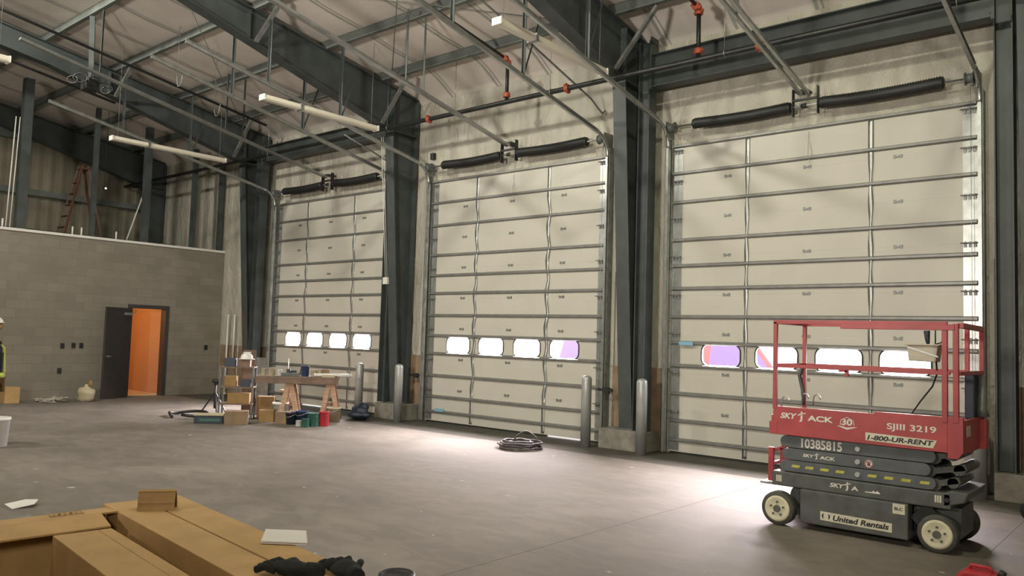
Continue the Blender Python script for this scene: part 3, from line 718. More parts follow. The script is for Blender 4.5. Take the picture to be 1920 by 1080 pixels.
# chassis
m=MB(); m.box(lx(-3.15),lx(-1.60),-0.375,0.375,0.37,0.505); m.build('chassis','grey',L,0.012)
m=MB(); m.box(lx(-2.98),lx(-2.86),-0.27,0.27,0.10,0.37); m.box(lx(-1.92),lx(-1.55),-0.24,0.24,0.12,0.37); m.bar((lx(-1.62),-0.20,0.10),(lx(-1.58),-0.20,0.34),0.03,0.05); m.bar((lx(-1.62),0.20,0.10),(lx(-1.58),0.20,0.34),0.03,0.05)
m.cyl((lx(-3.08),-0.33,0.158),(lx(-3.08),0.33,0.158),0.03,12); m.cyl((lx(-1.69),-0.33,0.158),(lx(-1.69),0.33,0.158),0.03,12)
m.build('axle_frame','grey',L); m=MB(); m.bar((lx(-1.90),-0.30,0.22),(lx(-1.76),-0.30,0.36),0.03,0.10); m.build('guard_arm','black',L)
for ya,yb in ((FY+0.005,FY+0.16),(-FY-0.16,-FY-0.005)):
    m=MB(); m.box(lx(-2.87),lx(-1.93),ya,yb,0.06,0.37); m.build('battery_tray','grey',L,0.012)
m=MB(); m.box(lx(-2.80),lx(-1.95),-0.20,0.20,0.035,0.10); m.build('pothole_guard','black',L)
m=MB(); m.prism([(lx(-1.66),-0.375,0.39),(lx(-1.50),-0.375,0.44),(lx(-1.47),-0.375,0.52),(lx(-1.60),-0.375,0.53),(lx(-1.66),-0.375,0.50)],(0,0.75,0)); m.build('end_bumper','grey',L,0.008)
# scissor arms
pk=[(0.512,0.618),(0.624,0.732),(0.738,0.850)]
for k,(a,b) in enumerate(pk):
    for s in (-1,1):
        m=MB(); y0=FY+0.045 if s<0 else -FY-0.045-0.05
        xa,xb=lx(-3.08+0.02*(k%2)),lx(-1.72-0.04*(k%2)); r_=(b-a)/2; zc=(a+b)/2; P=[]
        for j in range(9): t=PI/2+PI*j/8; P.append((xa+r_+r_*math.cos(t),y0,zc+r_*math.sin(t)))
        for j in range(9): t=-PI/2+PI*j/8; P.append((xb-r_+r_*math.cos(t),y0,zc+r_*math.sin(t)-0.0))
        m.prism(P,(0,0.05,0)); m.build('scissor_arm','grey2',L,0.004)
        m=MB(); y1=y0+0.055 if s<0 else y0-0.055
        P=[(p[0]+0.03,y1,p[2]-0.012) for p in P]; m.prism(P,(0,0.045,0)); m.build('scissor_arm','grey',L,0.004)
    m=MB(); m.cyl((lx(-2.36),FY+0.025,(a+b)/2),(lx(-2.36),-FY-0.025,(a+b)/2),0.022,16); m.build('pivot_pin','bolt',L)
    m=MB(); m.cyl((lx(-1.60+0.05*(k%2)),-0.30,(a+b)/2+0.02),(lx(-1.60+0.05*(k%2)),0.30,(a+b)/2+0.02),0.045,14); m.bar((lx(-1.80),-0.27,(a+b)/2-0.02),(lx(-1.55+0.05*(k%2)),-0.27,(a+b)/2+0.05),0.06,0.05); m.build('end_tube','grey',L)
m=MB(); m.box(lx(-3.0),lx(-1.85),-0.28,0.28,0.53,0.83); m.build('inner_arms','black',L)
m=MB(); m.cyl((lx(-2.8),0,0.6),(lx(-1.75),0.0,0.8),0.05,12); m.build('lift_cylinder','grey',L)
# platform
m=MB(); m.box(lx(-3.15),lx(-1.56),FY,-FY,0.86,0.90); m.build('platform_deck','red',L)
m=MB(); m.prism([(lx(-3.15),FY-0.004,0.86),(lx(-1.62),FY-0.004,0.845),(lx(-1.62),FY-0.004,1.145),(lx(-2.2),FY-0.004,1.145),(lx(-2.21),FY-0.004,1.125),(lx(-3.13),FY-0.004,1.125)],(0,0.03,0))
m.prism([(lx(-3.17),FY-0.007,0.86),(lx(-3.09),FY-0.007,0.86),(lx(-3.09),FY-0.007,0.98),(lx(-3.17),FY-0.007,0.98)],(0,0.012,0)); m.build('side_panel','red',L,0.004)
m=MB(); m.box(lx(-3.15),lx(-1.62),-FY-0.03,-FY,0.86,1.04); m.build('side_panel','red',L,0.004)
m=MB(); m.box(lx(-3.15),lx(-3.13),FY,-FY,0.86,1.04); m.build('end_panel','red',L)
# extension / right end
m=MB(); m.prism([(lx(-1.62),FY-0.008,0.80),(lx(-1.54),FY-0.008,0.80),(lx(-1.50),FY-0.008,0.86),(lx(-1.50),FY-0.008,1.15),(lx(-1.62),FY-0.008,1.15)],(0,0.05,0)); m.box(lx(-1.53),lx(-1.50),FY+0.04,-FY,0.84,1.12); m.box(lx(-1.56),lx(-1.45),-FY-0.14,-FY,0.84,1.10); m.build('extension_panel','red',L,0.004)
m=MB(); m.box(lx(-1.502),lx(-1.497),FY+0.12,FY+0.26,0.98,1.07); m.build('end_sticker','sticker',L)
# rails: 40 mm square tube
def rail(pts,w=0.036,name='guard_rail'):
    m=MB()
    for p,q in pts: m.bar(p,q,w,w)
    return m.build(name,'red',L,0.003)
zt=1.935
F=FY+0.012; B=-FY-0.02
rail([((lx(-3.12),F,1.1),(lx(-3.12),F,zt))],0.036,'rail_post'); rail([((lx(-3.12),B,1.0),(lx(-3.12),B,zt))],0.036,'rail_post')
rail([((lx(-3.138),F,zt),(lx(-1.62),F,zt))],0.036,'top_rail'); rail([((lx(-3.138),B,zt),(lx(-1.62),B,zt))],0.036,'top_rail'); rail([((lx(-3.12),F,zt),(lx(-3.12),B,zt))],0.036,'top_rail')
rail([((lx(-2.50),F-0.006,zt-0.032),(lx(-1.56),F-0.006,zt-0.032))],0.050,'top_rail')
rail([((lx(-3.12),F,1.515),(lx(-1.6),F,1.515))],0.034,'mid_rail'); rail([((lx(-3.12),B,1.515),(lx(-1.6),B,1.515))],0.034,'mid_rail'); rail([((lx(-3.12),F,1.515),(lx(-3.12),B,1.515))],0.034,'mid_rail')
rail([((lx(-2.52),F,1.495),(lx(-2.44),F,1.495)),((lx(-2.45),F,1.44),(lx(-2.45),F,1.51))],0.03,'rail_latch')
for X in (-1.64,-1.555): rail([((lx(X),F-0.004,1.10),(lx(X),F-0.004,zt))],0.042,'rail_post')
for X in (-1.62,-1.50): rail([((lx(X),B,1.05 if X<-1.6 else 1.05),(lx(X),B,zt-0.02))],0.038,'rail_post')
rail([((lx(-1.52),F,zt-0.015),(lx(-1.50),B,zt-0.025))],0.045,'top_rail'); rail([((lx(-1.54),F,1.515),(lx(-1.50),B,1.515))],0.034,'mid_rail')
# kick-down hoops at deck corner
for X,y in ((-3.03,F+0.02),(-3.10,B-0.03),(-2.98,B-0.03)):
    m=MB(); m.tube([(lx(X)+0.035*math.cos(t),y,1.17+0.05*math.sin(t)) for t in [PI*k/8 for k in range(9)]]+[(lx(X)-0.035,y,1.10)],0.008,6); m.build('hoop','bolt',L)
m=MB(); m.tube([(lx(-3.13),B-0.02,1.52),(lx(-3.16),B-0.03,1.40),(lx(-3.13),B-0.02,1.25),(lx(-3.12),B-0.02,1.10)],0.02,8); m.build('hanging_strap','grey2',L)
# control box
cb=MB(); X0,X1=lx(-2.02),lx(-1.78)
cb.prism([(X0,-0.08,1.745),(X1+0.02,-0.08,1.745),(X1,-0.08,1.60),(X0+0.015,-0.08,1.605)],(0,0.17,0)); c=cb.build('control_box','ctrl',L,0.008)
m=MB(); m.box(X0-0.015,X1+0.035,-0.095,0.105,1.745,1.760); m.build('box_cover','ctrl',c,0.004)
m=MB(); m.prism([(X0+0.01,-0.084,1.735),(X1+0.02,-0.084,1.655),(X1+0.02,-0.084,1.640),(X0+0.0,-0.084,1.725)],(0,0.006,0)); m.build('bracket','bolt',c)
m=MB(); m.tube([(lx(-1.86),0,1.76),(lx(-1.865),0,1.80),(lx(-1.87),0,1.88)],lambda t:0.014+0.014*t,12); m.build('joystick','navy',c)
m=MB(); m.cyl((lx(-1.80),0,1.76),(lx(-1.80),0,1.89),0.006,8); m.tube([(lx(-1.80),0,1.76),(lx(-1.74),-0.05,1.775),(lx(-1.70),-0.2,1.80),(lx(-1.66),-0.36,1.85)],0.006,6); m.build('handle_bar','black',c)
m=MB(); m.tube([(lx(-1.80),0.02,1.62),(lx(-1.79),0.02,1.5),(lx(-1.83),0.02,1.38),(lx(-1.93),0.02,1.24),(lx(-2.05),0.02,1.05),(lx(-2.10),0.02,0.91)],0.008,8); m.build('control_cable','black',L)
m=MB(); m.box(lx(-1.60),lx(-1.52),B-0.22,B-0.06,1.10,1.50); m.build('manual_box','navy',L,0.012)
m=MB(); m.tube([(lx(-1.5),B-0.05,1.50),(lx(-1.49),B-0.05,1.35),(lx(-1.50),B-0.05,1.20),(lx(-1.49),B-0.05,1.12)],lambda t:0.03+0.03*t,10); m.build('draped_bag','galv_dull',L)
# ladder
m=MB(); m.box(lx(-3.27),lx(-3.215),-0.18,-0.15,0.37,0.70); m.box(lx(-3.27),lx(-3.215),0.15,0.18,0.37,0.70); m.box(lx(-3.27),lx(-3.24),-0.15,0.15,0.52,0.55); m.prism([(lx(-3.27),-0.16,0.67),(lx(-3.08),-0.16,0.74),(lx(-3.08),-0.16,0.70),(lx(-3.27),-0.16,0.64)],(0,0.02,0)); m.box(lx(-3.16),lx(-3.08),-0.16,0.16,0.512,0.70)
m.prism([(lx(-3.27),0.14,0.67),(lx(-3.08),0.14,0.74),(lx(-3.08),0.14,0.70),(lx(-3.27),0.14,0.64)],(0,0.02,0)); m.build('ladder','red',L,0.004)
m=MB(); m.box(lx(-3.33),lx(-3.15),-0.22,0.22,0.345,0.365); m.build('step_plate','galv_dull',L)
# decals
YF=FY-0.0052; 
text_mesh('lettering','SKY',lx(-3.06),lx(-2.90),1.015,1.070,YF,'decal',L,0.25,0.035); text_mesh('lettering','ACK',lx(-2.80),lx(-2.565),1.010,1.062,YF,'decal',L,0.0,0.035)
def figure_j(x,z,h,y,par,mt='decal'):
    m=MB(); w=h*0.23
    m.prism([(x,y,z+h*0.75),(x+w*1.3,y,z+h*0.80),(x+w*1.2,y,z+h*0.05),(x+w*0.4,y,z-h*0.25),(x-w*0.9,y,z-h*0.22),(x-w*0.8,y,z-h*0.08),(x,y,z+h*0.02)],(0,-0.0012,0))
    m.prism([(x-h*0.42,y,z+h*0.62),(x+w,y,z+h*0.92),(x+h*0.75,y,z+h*1.02),(x+h*0.8,y,z+h*1.14),(x+w*0.2,y,z+h*1.06),(x-h*0.42,y,z+h*0.80)],(0,-0.0012,0))
    m.prism([(x+w*0.65+0.55*w*math.cos(a),y,z+h*1.20+0.55*w*math.sin(a)) for a in [2*PI*k/10 for k in range(10)]],(0,-0.0012,0))
    return m.build('lettering_figure',mt,par)
figure_j(lx(-2.865),1.010,0.062,YF,L)
text_mesh('lettering','30',lx(-2.490),lx(-2.395),1.000,1.058,YF,'decal',L,0,0.03)
m=MB(); m.prism([(lx(-2.535),YF,0.992),(lx(-2.44),YF,0.962),(lx(-2.345),YF,0.992),(lx(-2.40),YF,0.988),(lx(-2.44),YF,0.980),(lx(-2.49),YF,0.990)],(0,-0.001,0)); m.prism([(lx(-2.50),YF,1.0),(lx(-2.505),YF,1.0),(lx(-2.495),YF,1.05),(lx(-2.44),YF,1.075),(lx(-2.385),YF,1.05),(lx(-2.375),YF,1.0),(lx(-2.38),YF,1.0),(lx(-2.39),YF,1.048),(lx(-2.44),YF,1.070),(lx(-2.49),YF,1.048)],(0,-0.001,0)); m.build('badge','decal',L)
text_mesh('lettering','SJIII 3219',lx(-2.10),lx(-1.705),0.985,1.055,YF,'decal',L,0,0.018)
m=MB(); m.prism([(lx(-2.28),YF+0.001,0.885),(lx(-1.73),YF+0.001,0.872),(lx(-1.70),YF+0.001,0.940),(lx(-2.28),YF+0.001,0.955)],(0,-0.0025,0)); st=m.build('sticker','sticker',L)
text_mesh('lettering','1-800-UR-RENT',lx(-2.265),lx(-1.725),0.892,0.935,YF-0.002,'ink',L,0.2,0.03)
YA=FY+0.044
text_mesh('lettering','10385815',lx(-2.875),lx(-2.50),0.750,0.835,YA,'decal',L,0,0.025)
text_mesh('lettering','SKY',lx(-2.86),lx(-2.755),0.665,0.695,YA,'decal',L,0.2,0.03); text_mesh('lettering','ACK',lx(-2.70),lx(-2.56),0.660,0.692,YA,'decal',L,0,0.03); figure_j(lx(-2.735),0.662,0.038,YA,L)
m=MB(); m.cyl((lx(-2.265),YA,0.672),(lx(-2.265),YA-0.002,0.672),0.036,24); s_=m.build('warning_sticker','decal',L)
m=MB(); m.tube([(lx(-2.265)+0.031*math.cos(t),YA-0.003,0.672+0.031*math.sin(t)) for t in [2*PI*k/24 for k in range(24)]],0.003,6,True); m.bar((lx(-2.265)-0.022,YA-0.004,0.694),(lx(-2.265)+0.022,YA-0.004,0.650),0.005,0.005); m.build('warning_ring','red',s_)
m=MB(); m.box(lx(-2.265)-0.012,lx(-2.265)+0.012,YA-0.0035,YA-0.002,0.655,0.675)
for k in range(4): m.bar((lx(-2.265)-0.010+0.0065*k,YA-0.003,0.672),(lx(-2.265)-0.016+0.009*k,YA-0.003,0.692),0.0045,0.0015,(0,1,0))
m.build('hand_symbol','ink',s_)
xs_=[-2.93,-2.80,-2.66,-2.52,-2.24,-2.10,-1.96,-1.81]
for X in xs_:
    m=MB(); m.prism([(lx(X)-0.04,YA,0.555),(lx(X)+0.035,YA,0.555),(lx(X)+0.045,YA,0.580),(lx(X)-0.03,YA,0.580)],(0,-0.001,0)); m.build('yellow_mark','yellow',L)
YC=-0.3765
text_mesh('lettering','SKY',lx(-2.60),lx(-2.47),0.425,0.465,YC,'decal',L,0.2,0.03); text_mesh('lettering','A',lx(-2.41),lx(-2.345),0.420,0.458,YC,'decal',L,0,0.03); figure_j(lx(-2.45),0.422,0.05,YC,L)
m=MB(); m.prism([(lx(-2.29),YC,0.42),(lx(-2.16),YC,0.42),(lx(-2.17),YC,0.435),(lx(-2.19),YC,0.445),(lx(-2.20),YC,0.43),(lx(-2.22),YC,0.445),(lx(-2.23),YC,0.43),(lx(-2.29),YC,0.428)],(0,-0.001,0)); m.build('worn_lettering','decal',L)
for X,z in ((-3.08,0.44),(-1.70,0.45)):
    m=MB(); 
    for k in range(3): m.box(lx(X)-0.025+k*0.019,lx(X)-0.025+k*0.019+0.014,YC-0.001,YC,z-0.03,z+0.03)
    m.build('small_sticker','sticker',L)
m=MB(); m.cyl((lx(-1.63),YC+0.003,0.45),(lx(-1.63),YC-0.012,0.45),0.02,12); m.build('bolt','black',L)
YB=FY+0.004
m=MB(); m.prism([(lx(-2.68),YB,0.115),(lx(-2.06),YB,0.105),(lx(-2.06),YB,0.185),(lx(-2.68),YB,0.195)],(0,-0.0015,0)); m.build('sticker','sticker',L)
text_mesh('lettering','United Rentals',lx(-2.565),lx(-2.085),0.125,0.175,YB-0.002,'ink',L,0.2,0.03)
m=MB()
for k,X in enumerate((-2.645,-2.610)):
    P=[]
    for j in range(9): t=-PI/2+PI*j/8; P.append((lx(X)+(0.020*math.cos(t))*(1 if k else -1),YB-0.0015,0.155+0.024*math.sin(t)))
    for j in range(9): t=PI/2-PI*j/8; P.append((lx(X)+(0.006*math.cos(t))*(1 if k else -1),YB-0.0015,0.155+0.024*math.sin(t)))
    m.prism(P,(0,-0.001,0))
m.build('emblem','ink',L)
m=MB(); m.box(lx(-2.055),lx(-1.955),YB-0.0012,YB,0.275,0.362); m.build('sticker','sticker',L)
text_mesh('lettering','BLC',lx(-2.04),lx(-1.975),0.307,0.332,YB-0.0015,'ink',L,0,0.03)

# ================================================================== WORKBENCH AREA
# bench runs from A to B
A=Vector((-13.85,-2.62,0)); Bp=Vector((-12.80,-1.38,0)); bd=(Bp-A); BL=bd.length; ang=math.atan2(bd.y,bd.x)
bench=empty('workbench',(A.x,A.y,0),'plank workbench laid across two wooden sawhorses in front of the left door','workbench',rz=ang)
m=MB(); m.box(0.08,BL+0.0,-0.32,0.30,0.80,0.84); m.build('worktop','wood2',bench,0.004)
m=MB(); m.box(0.08,BL-0.01,-0.32,-0.28,0.71,0.80); m.build('apron_board','wood2',bench,0.004)
def sawhorse(x,lab):
    S=empty('sawhorse',tuple(A+Vector((math.cos(ang)*x,math.sin(ang)*x,0))),lab,'sawhorse','wooden sawhorses',rz=ang)
    m=MB(); m.box(-0.03,0.06,-0.27,0.27,0.72,0.795) if False else m.box(-0.045,0.045,-0.26,0.30,0.705,0.795); m.build('beam','wood',S,0.003)
    for sx in (-1,1):
        for y in (-0.22,0.24):
            m=MB(); m.bar((sx*0.03,y,0.72),(sx*0.17,y*1.15,0.0),0.085,0.04,(0,1,0)); m.build('leg','wood',S,0.002)
    m=MB(); m.box(-0.12,0.12,0.20,0.22,0.25,0.33); m.build('cross_brace','wood',S)
    return S
sawhorse(0.70,'wooden sawhorse carrying the middle of the workbench'); sawhorse(BL-0.16,'wooden sawhorse carrying the right end of the workbench')
def on(s,t,z): # bench frame -> world
    return (A.x+math.cos(ang)*s-math.sin(ang)*t, A.y+math.sin(ang)*s+math.cos(ang)*t, z)
def boxthing(name,c,sz,mt,label,cat,rz=0,group=None,flaps=False):
    m=MB(); a,b,h=sz; m.box(-a/2,a/2,-b/2,b/2,0,h); o=m.build(name,mt,None,0.004,c); o.rotation_euler=(0,0,rz); tag(o,label,cat,group); return o
def can(c,r,h,mt,label,cat='can',handle=True,group=None,name='paint_can'):
    R=empty(name,c,label,cat,group); m=MB(); m.lathe((0,0,0),(0,0,1),[(0,r*0.96),(h*0.04,r),(h*0.95,r),(h*0.96,r*1.04),(h,r*1.04),(h,r*0.85),(h*0.97,r*0.8)],20); m.build('body',mt,R)
    if handle:
        m=MB(); m.tube([(r*math.cos(t),0.0-r*0.3*math.sin(t),h*0.8-r*0.9*math.sin(t)*0.6) for t in [PI*k/10 for k in range(11)]],0.004,5); m.build('handle','bolt',R)
    return R
def bucket(c,r,h,mt,label,group=None):
    R=empty('bucket',c,label,'bucket',group); m=MB(); m.lathe((0,0,0),(0,0,1),[(0,r*0.82),(h*0.9,r*0.98),(h*0.9,r*1.05),(h*0.95,r*1.05),(h,r*1.03),(h,r*0.95),(h*0.2,r*0.78)],22); m.build('body',mt,R)
    m=MB(); m.tube([((r+0.01)*math.cos(t),-(r+0.01)*0.9*math.sin(t),h*0.88-0.06*math.sin(t)) for t in [PI*k/10 for k in range(11)]],0.004,5); m.build('handle','bolt',R); return R
# on the bench
can(on(0.20,-0.12,0.84),0.05,0.14,'tan','pale tin standing on the left end of the workbench',handle=False,group='tins on the workbench')
can(on(0.34,-0.10,0.84),0.06,0.16,'tan','wider pale tin second from left on the workbench',handle=False,group='tins on the workbench')
can(on(0.48,0.02,0.84),0.045,0.12,'white','small white tin on the left half of the workbench',handle=False,group='tins on the workbench')
can(on(0.96,0.0,0.84),0.075,0.20,'blue','dark blue canister on the workbench above the middle sawhorse',name='canister')
can(on(1.13,-0.06,0.84),0.055,0.13,'tan','yellowish tin on the workbench right of the blue canister',handle=False,group='tins on the workbench')
can(on(1.23,-0.02,0.84),0.05,0.13,'tan','pale tin on the workbench nearest the white roll',handle=False,group='tins on the workbench')
m=MB(); m.box(-0.16,0.16,-0.10,0.10,0,0.07); m.m=1; m.cyl((-0.05,-0.05,0.07),(-0.05,-0.05,0.14),0.04,14); m.box(0.0,0.12,-0.03,0.03,0.07,0.11); o=m.build('power_tool',['galv_dull','steel'],None,0.006,on(0.68,0,0.84)); o.rotation_euler=(0,0,ang+0.4); tag(o,'grey bench tool lying on the middle of the workbench','power tool')
m=MB(); m.cyl((-0.36,0,0),(0.36,0,0),0.035,16); o=m.build('paper_roll','white',None,0,on(1.50,-0.10,0.876)); o.rotation_euler=(0,0,ang); tag(o,'white roll sticking out over the right end of the workbench','roll')
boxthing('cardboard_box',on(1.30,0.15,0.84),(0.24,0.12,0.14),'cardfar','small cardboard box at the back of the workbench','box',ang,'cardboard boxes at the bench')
boxthing('parts_tray',on(1.42,-0.24,0.84),(0.24,0.06,0.05),'tan','narrow pale parts tray on the front right of the workbench','tray',ang)
m=MB(); m.cyl((0,0,0),(0.0,0.0,0.33),0.010,8); o=m.build('dowel','white',None,0,on(0.62,0.18,0.84)); tag(o,'thin white rod standing upright on the workbench','rod')
# lumber under the bench
for s,t,z,ln,l in ((0.80,0.02,0.06,0.5,'short light board between the sawhorse legs, lowest'),(0.82,0.05,0.115,0.42,'short light board stacked on the lowest board'),(0.62,0.1,0.0,0.9,'light board on the floor beneath the workbench')):
    m=MB(); m.box(-ln/2,ln/2,-0.05,0.05,0,0.04); o=m.build('lumber_board','wood',None,0.002,on(s,t,z)); o.rotation_euler=(0,0,ang+0.2); tag(o,l,'board','boards under the workbench')
# shelf cart left of bench
S=empty('tool_cart',(-14.10,-2.80,0),'dark open-shelf cart crowded with parts at the left of the workbench','cart',rz=ang)
m=MB()
for x in (-0.30,0.30):
    for y in (-0.18,0.18): m.box(x-0.015,x+0.015,y-0.015,y+0.015,0.0,1.02)
m.build('cart_frame','steel_edge',S)
for z in (0.28,0.60,0.98):
    m=MB(); m.box(-0.32,0.32,-0.20,0.20,z,z+0.02); m.build('shelf','wood2',S)
def cart(s,t,z): return (-14.10+math.cos(ang)*s-math.sin(ang)*t,-2.80+math.sin(ang)*s+math.cos(ang)*t,z)
boxthing('parts_bin',cart(-0.14,-0.05,1.0),(0.20,0.2,0.16),'navy','dark blue bin on top of the open cart','bin',ang)
boxthing('parts_box',cart(0.12,-0.05,1.0),(0.22,0.2,0.14),'wood2','brown box on top of the open cart','box',ang)
m=MB(); m.box(-0.1,0.1,-0.08,0.08,0,0.14); o=m.build('parts_bin','navy',None,0.004,cart(0.16,-0.05,0.62)); o.rotation_euler=(0,0,ang); tag(o,'dark bin on the middle shelf of the cart','bin')
boxthing('cardboard_box',cart(-0.12,-0.04,0.62),(0.22,0.2,0.2),'card2','brown box on the middle shelf of the cart','box',ang,'cardboard boxes at the bench')
boxthing('cardboard_box',cart(0.05,-0.05,0.30),(0.4,0.24,0.2),'card2','wide brown box on the lower shelf of the cart','box',ang,'cardboard boxes at the bench')
# hard hat
H=empty('hard_hat',cart(0.0,0.0,1.10),'white hard hat on top of the crowded cart','hard hat')
H.location=(cart(0.15,-0.05,1.142))
m=MB(); m.lathe((0,0,0),(0,0,1),[(0,0.150),(0.010,0.152),(0.012,0.115),(0.06,0.110),(0.10,0.085),(0.125,0.05),(0.135,0.012)],24); m.build('shell','white',H)
m=MB(); m.box(-0.012,0.012,-0.09,0.09,0.128,0.142); m.build('ridge','white',H,0.004)
# floor items
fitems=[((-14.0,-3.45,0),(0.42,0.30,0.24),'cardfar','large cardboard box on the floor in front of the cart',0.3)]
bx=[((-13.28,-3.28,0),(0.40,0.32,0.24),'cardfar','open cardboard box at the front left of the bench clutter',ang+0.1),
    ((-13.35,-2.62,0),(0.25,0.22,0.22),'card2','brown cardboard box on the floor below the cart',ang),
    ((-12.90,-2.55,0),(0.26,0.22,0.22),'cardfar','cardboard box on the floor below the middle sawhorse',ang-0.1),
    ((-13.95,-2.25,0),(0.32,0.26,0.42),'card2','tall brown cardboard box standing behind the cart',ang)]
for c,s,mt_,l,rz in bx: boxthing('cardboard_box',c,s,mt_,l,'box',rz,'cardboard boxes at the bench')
R=empty('storage_tote',(-13.72,-3.55,0),'black tote with green sides and a pale lid on the floor','tote',rz=ang)
m=MB(); m.box(-0.25,0.25,-0.15,0.15,0,0.14); m.build('body','navy',R,0.01); m=MB(); m.box(-0.16,0.2,-0.153,-0.1505,0.04,0.09); m.build('label_band','green',R); m=MB(); m.box(-0.26,0.26,-0.16,0.16,0.14,0.165); m.build('lid','tan',R,0.006)
bucket((-13.42,-2.28,0),0.15,0.34,'white','white plastic bucket between the boxes and sawhorse','buckets by the workbench')
bucket((-12.72,-2.50,0),0.11,0.22,'navy','black bucket at the left end of the row of cans','buckets by the workbench')
bucket((-12.55,-2.38,0),0.12,0.26,'blue','dark blue bucket in the row of cans','buckets by the workbench')
can((-12.40,-2.56,0),0.055,0.10,'white','small white can at the front of the row of cans')
can((-12.25,-2.36,0),0.11,0.24,'green','large green can in the row on the floor')
can((-12.20,-2.56,0),0.07,0.15,'green','small green can in front of the large green can')
can((-12.18,-2.18,0),0.095,0.26,'redcan','red can at the right end of the row of cans')
bucket((-12.62,-1.62,0),0.13,0.28,'tan','grey tan bucket near the right sawhorse','buckets by the workbench')
# stool / round seat under the cart
R=empty('work_stool',(-13.95,-1.75,0),'round-seated wooden stool between the cart and the sawhorse','stool'); m=MB(); m.cyl((0,0,0.50),(0,0,0.53),0.17,24); m.build('seat','wood',R)
for k in range(4):
    a=PI/4+k*PI/2; m=MB(); m.cyl((0.10*math.cos(a),0.10*math.sin(a),0.50),(0.16*math.cos(a),0.16*math.sin(a),0),0.014,8); m.build('leg','wood2',R)
# tripod
R=empty('tripod_stand',(-15.0,-2.75,0),'black tripod stand left of the cart','tripod')
m=MB(); m.cyl((0,0,0.12),(0,0,0.62),0.022,10); m.build('pole','black',R)
for k in range(3):
    a=2*PI*k/3+0.4; m=MB(); m.bar((0.02*math.cos(a),0.02*math.sin(a),0.42),(0.30*math.cos(a),0.30*math.sin(a),0.015),0.022,0.022); m.build('leg','black',R)
m=MB(); m.blob((0,0,0.66),(0.10,0.07,0.07),2,0.2,2); m.build('head','black',R)
m=MB(); m.tube([(-14.75,-3.75,0.025)]+[(-14.9+0.45*math.cos(t),-3.35+0.33*math.sin(t),0.03+0.05*abs(math.sin(t))) for t in [PI*1.2-PI*1.5*k/14 for k in range(15)]],0.028,8); o=m.build('black_hose','black'); tag(o,'thick black hose curving on the floor beside the tripod','hose')
# dark bag with shoes near door 1
m=MB(); m.blob((0,0,0.13),(0.30,0.2,0.13),3,0.25,4); m.blob((0.1,0.05,0.25),(0.12,0.1,0.12),2,0.2,9)
o=m.build('tool_bag','navy',None,0,(-12.62,-1.02,0.0)); tag(o,'black tool bag slumped on the floor left of the first bollard','bag')
# tall stack of sheets/planks behind the cart
for k,(x,y,h,t,l) in enumerate(((-14.7,-2.2,1.30,0.3,'tall brown board leaning behind the cart'),(-14.55,-2.0,1.15,0.2,'grey board leaning behind the cart, right one'))):
    m=MB(); m.box(-0.12,0.12,-0.02,0.02,0,h); o=m.build('leaning_board','wood2' if k==0 else 'galv_dull',None,0.002,(x,y,0)); o.rotation_euler=(0,0,ang+t); tag(o,l,'board')

# ================================================================== LEFT CLUTTER
m=MB()
rnd=random.Random(8)
for k in range(22):
    a=rnd.uniform(0,PI); cx_,cy_=rnd.uniform(-0.25,0.25),rnd.uniform(-0.42,0.42); l_=rnd.uniform(0.08,0.25); z=rnd.uniform(0.01,0.09)
    m.bar((cx_-math.cos(a)*l_/2,cy_-math.sin(a)*l_/2,z),(cx_+math.cos(a)*l_/2,cy_+math.sin(a)*l_/2,z+rnd.uniform(-0.005,0.04)),rnd.uniform(0.03,0.12),0.012)
o=m.build('debris_pile',mat('debris_white',(0.55,0.50,0.42),0.8,0,0.4,20),None,0,(-19.2,-4.05,0.0)); tag(o,'heap of pale scraps on the floor along the block wall','debris',kind='stuff')
R=empty('rubbish_bag',(-18.95,-3.62,0),'white plastic rubbish bag in front of the open door leaf','bag')
m=MB(); m.blob((0,0,0.16),(0.17,0.17,0.17),3,0.18,11); m.blob((0,0,0.30),(0.07,0.07,0.08),2,0.25,3); m.build('bag_body','tan',R)
m=MB(); m.blob((0.04,0.05,0.40),(0.06,0.05,0.07),2,0.2,7); m.build('brown_paper','card2',R)
boxthing('cardboard_box',(-19.35,-5.05,0),(0.34,0.30,0.34),'card','cardboard box on the floor beside the block wall, next to the person','box',0.1)
bucket((-12.65,-7.30,0),0.15,0.40,'white','white bucket on the floor at the left edge of the picture')
# white scraps on the floor at left
m=MB(); m.prism([(-0.14,-0.10,0.002),(0.12,-0.12,0.002),(0.16,0.05,0.03),(0.02,0.13,0.04),(-0.15,0.08,0.02)],(0,0,0.006)); o=m.build('paper_scrap','white',None,0,(-8.4,-8.38,0.0)); tag(o,'crumpled white scrap on the floor above the open carton','scrap')
m=MB(); m.prism([(-0.12,-0.12,0.002),(0.10,-0.10,0.002),(0.12,0.08,0.03),(-0.1,0.12,0.02)],(0,0,0.006)); o=m.build('paper_scrap','galv_dull',None,0,(-7.75,-8.62,0.0)); tag(o,'grey scrap on the floor at the far left edge','scrap')
m=MB(); m.lathe((0,0,0),(0,0,1),[(0,0.13),(0.03,0.13),(0.04,0.11),(0.02,0.09)],20); o=m.build('floor_cap','black',None,0,(-4.30,-7.36,0)); tag(o,'round black cap on the floor at the bottom edge','cap')

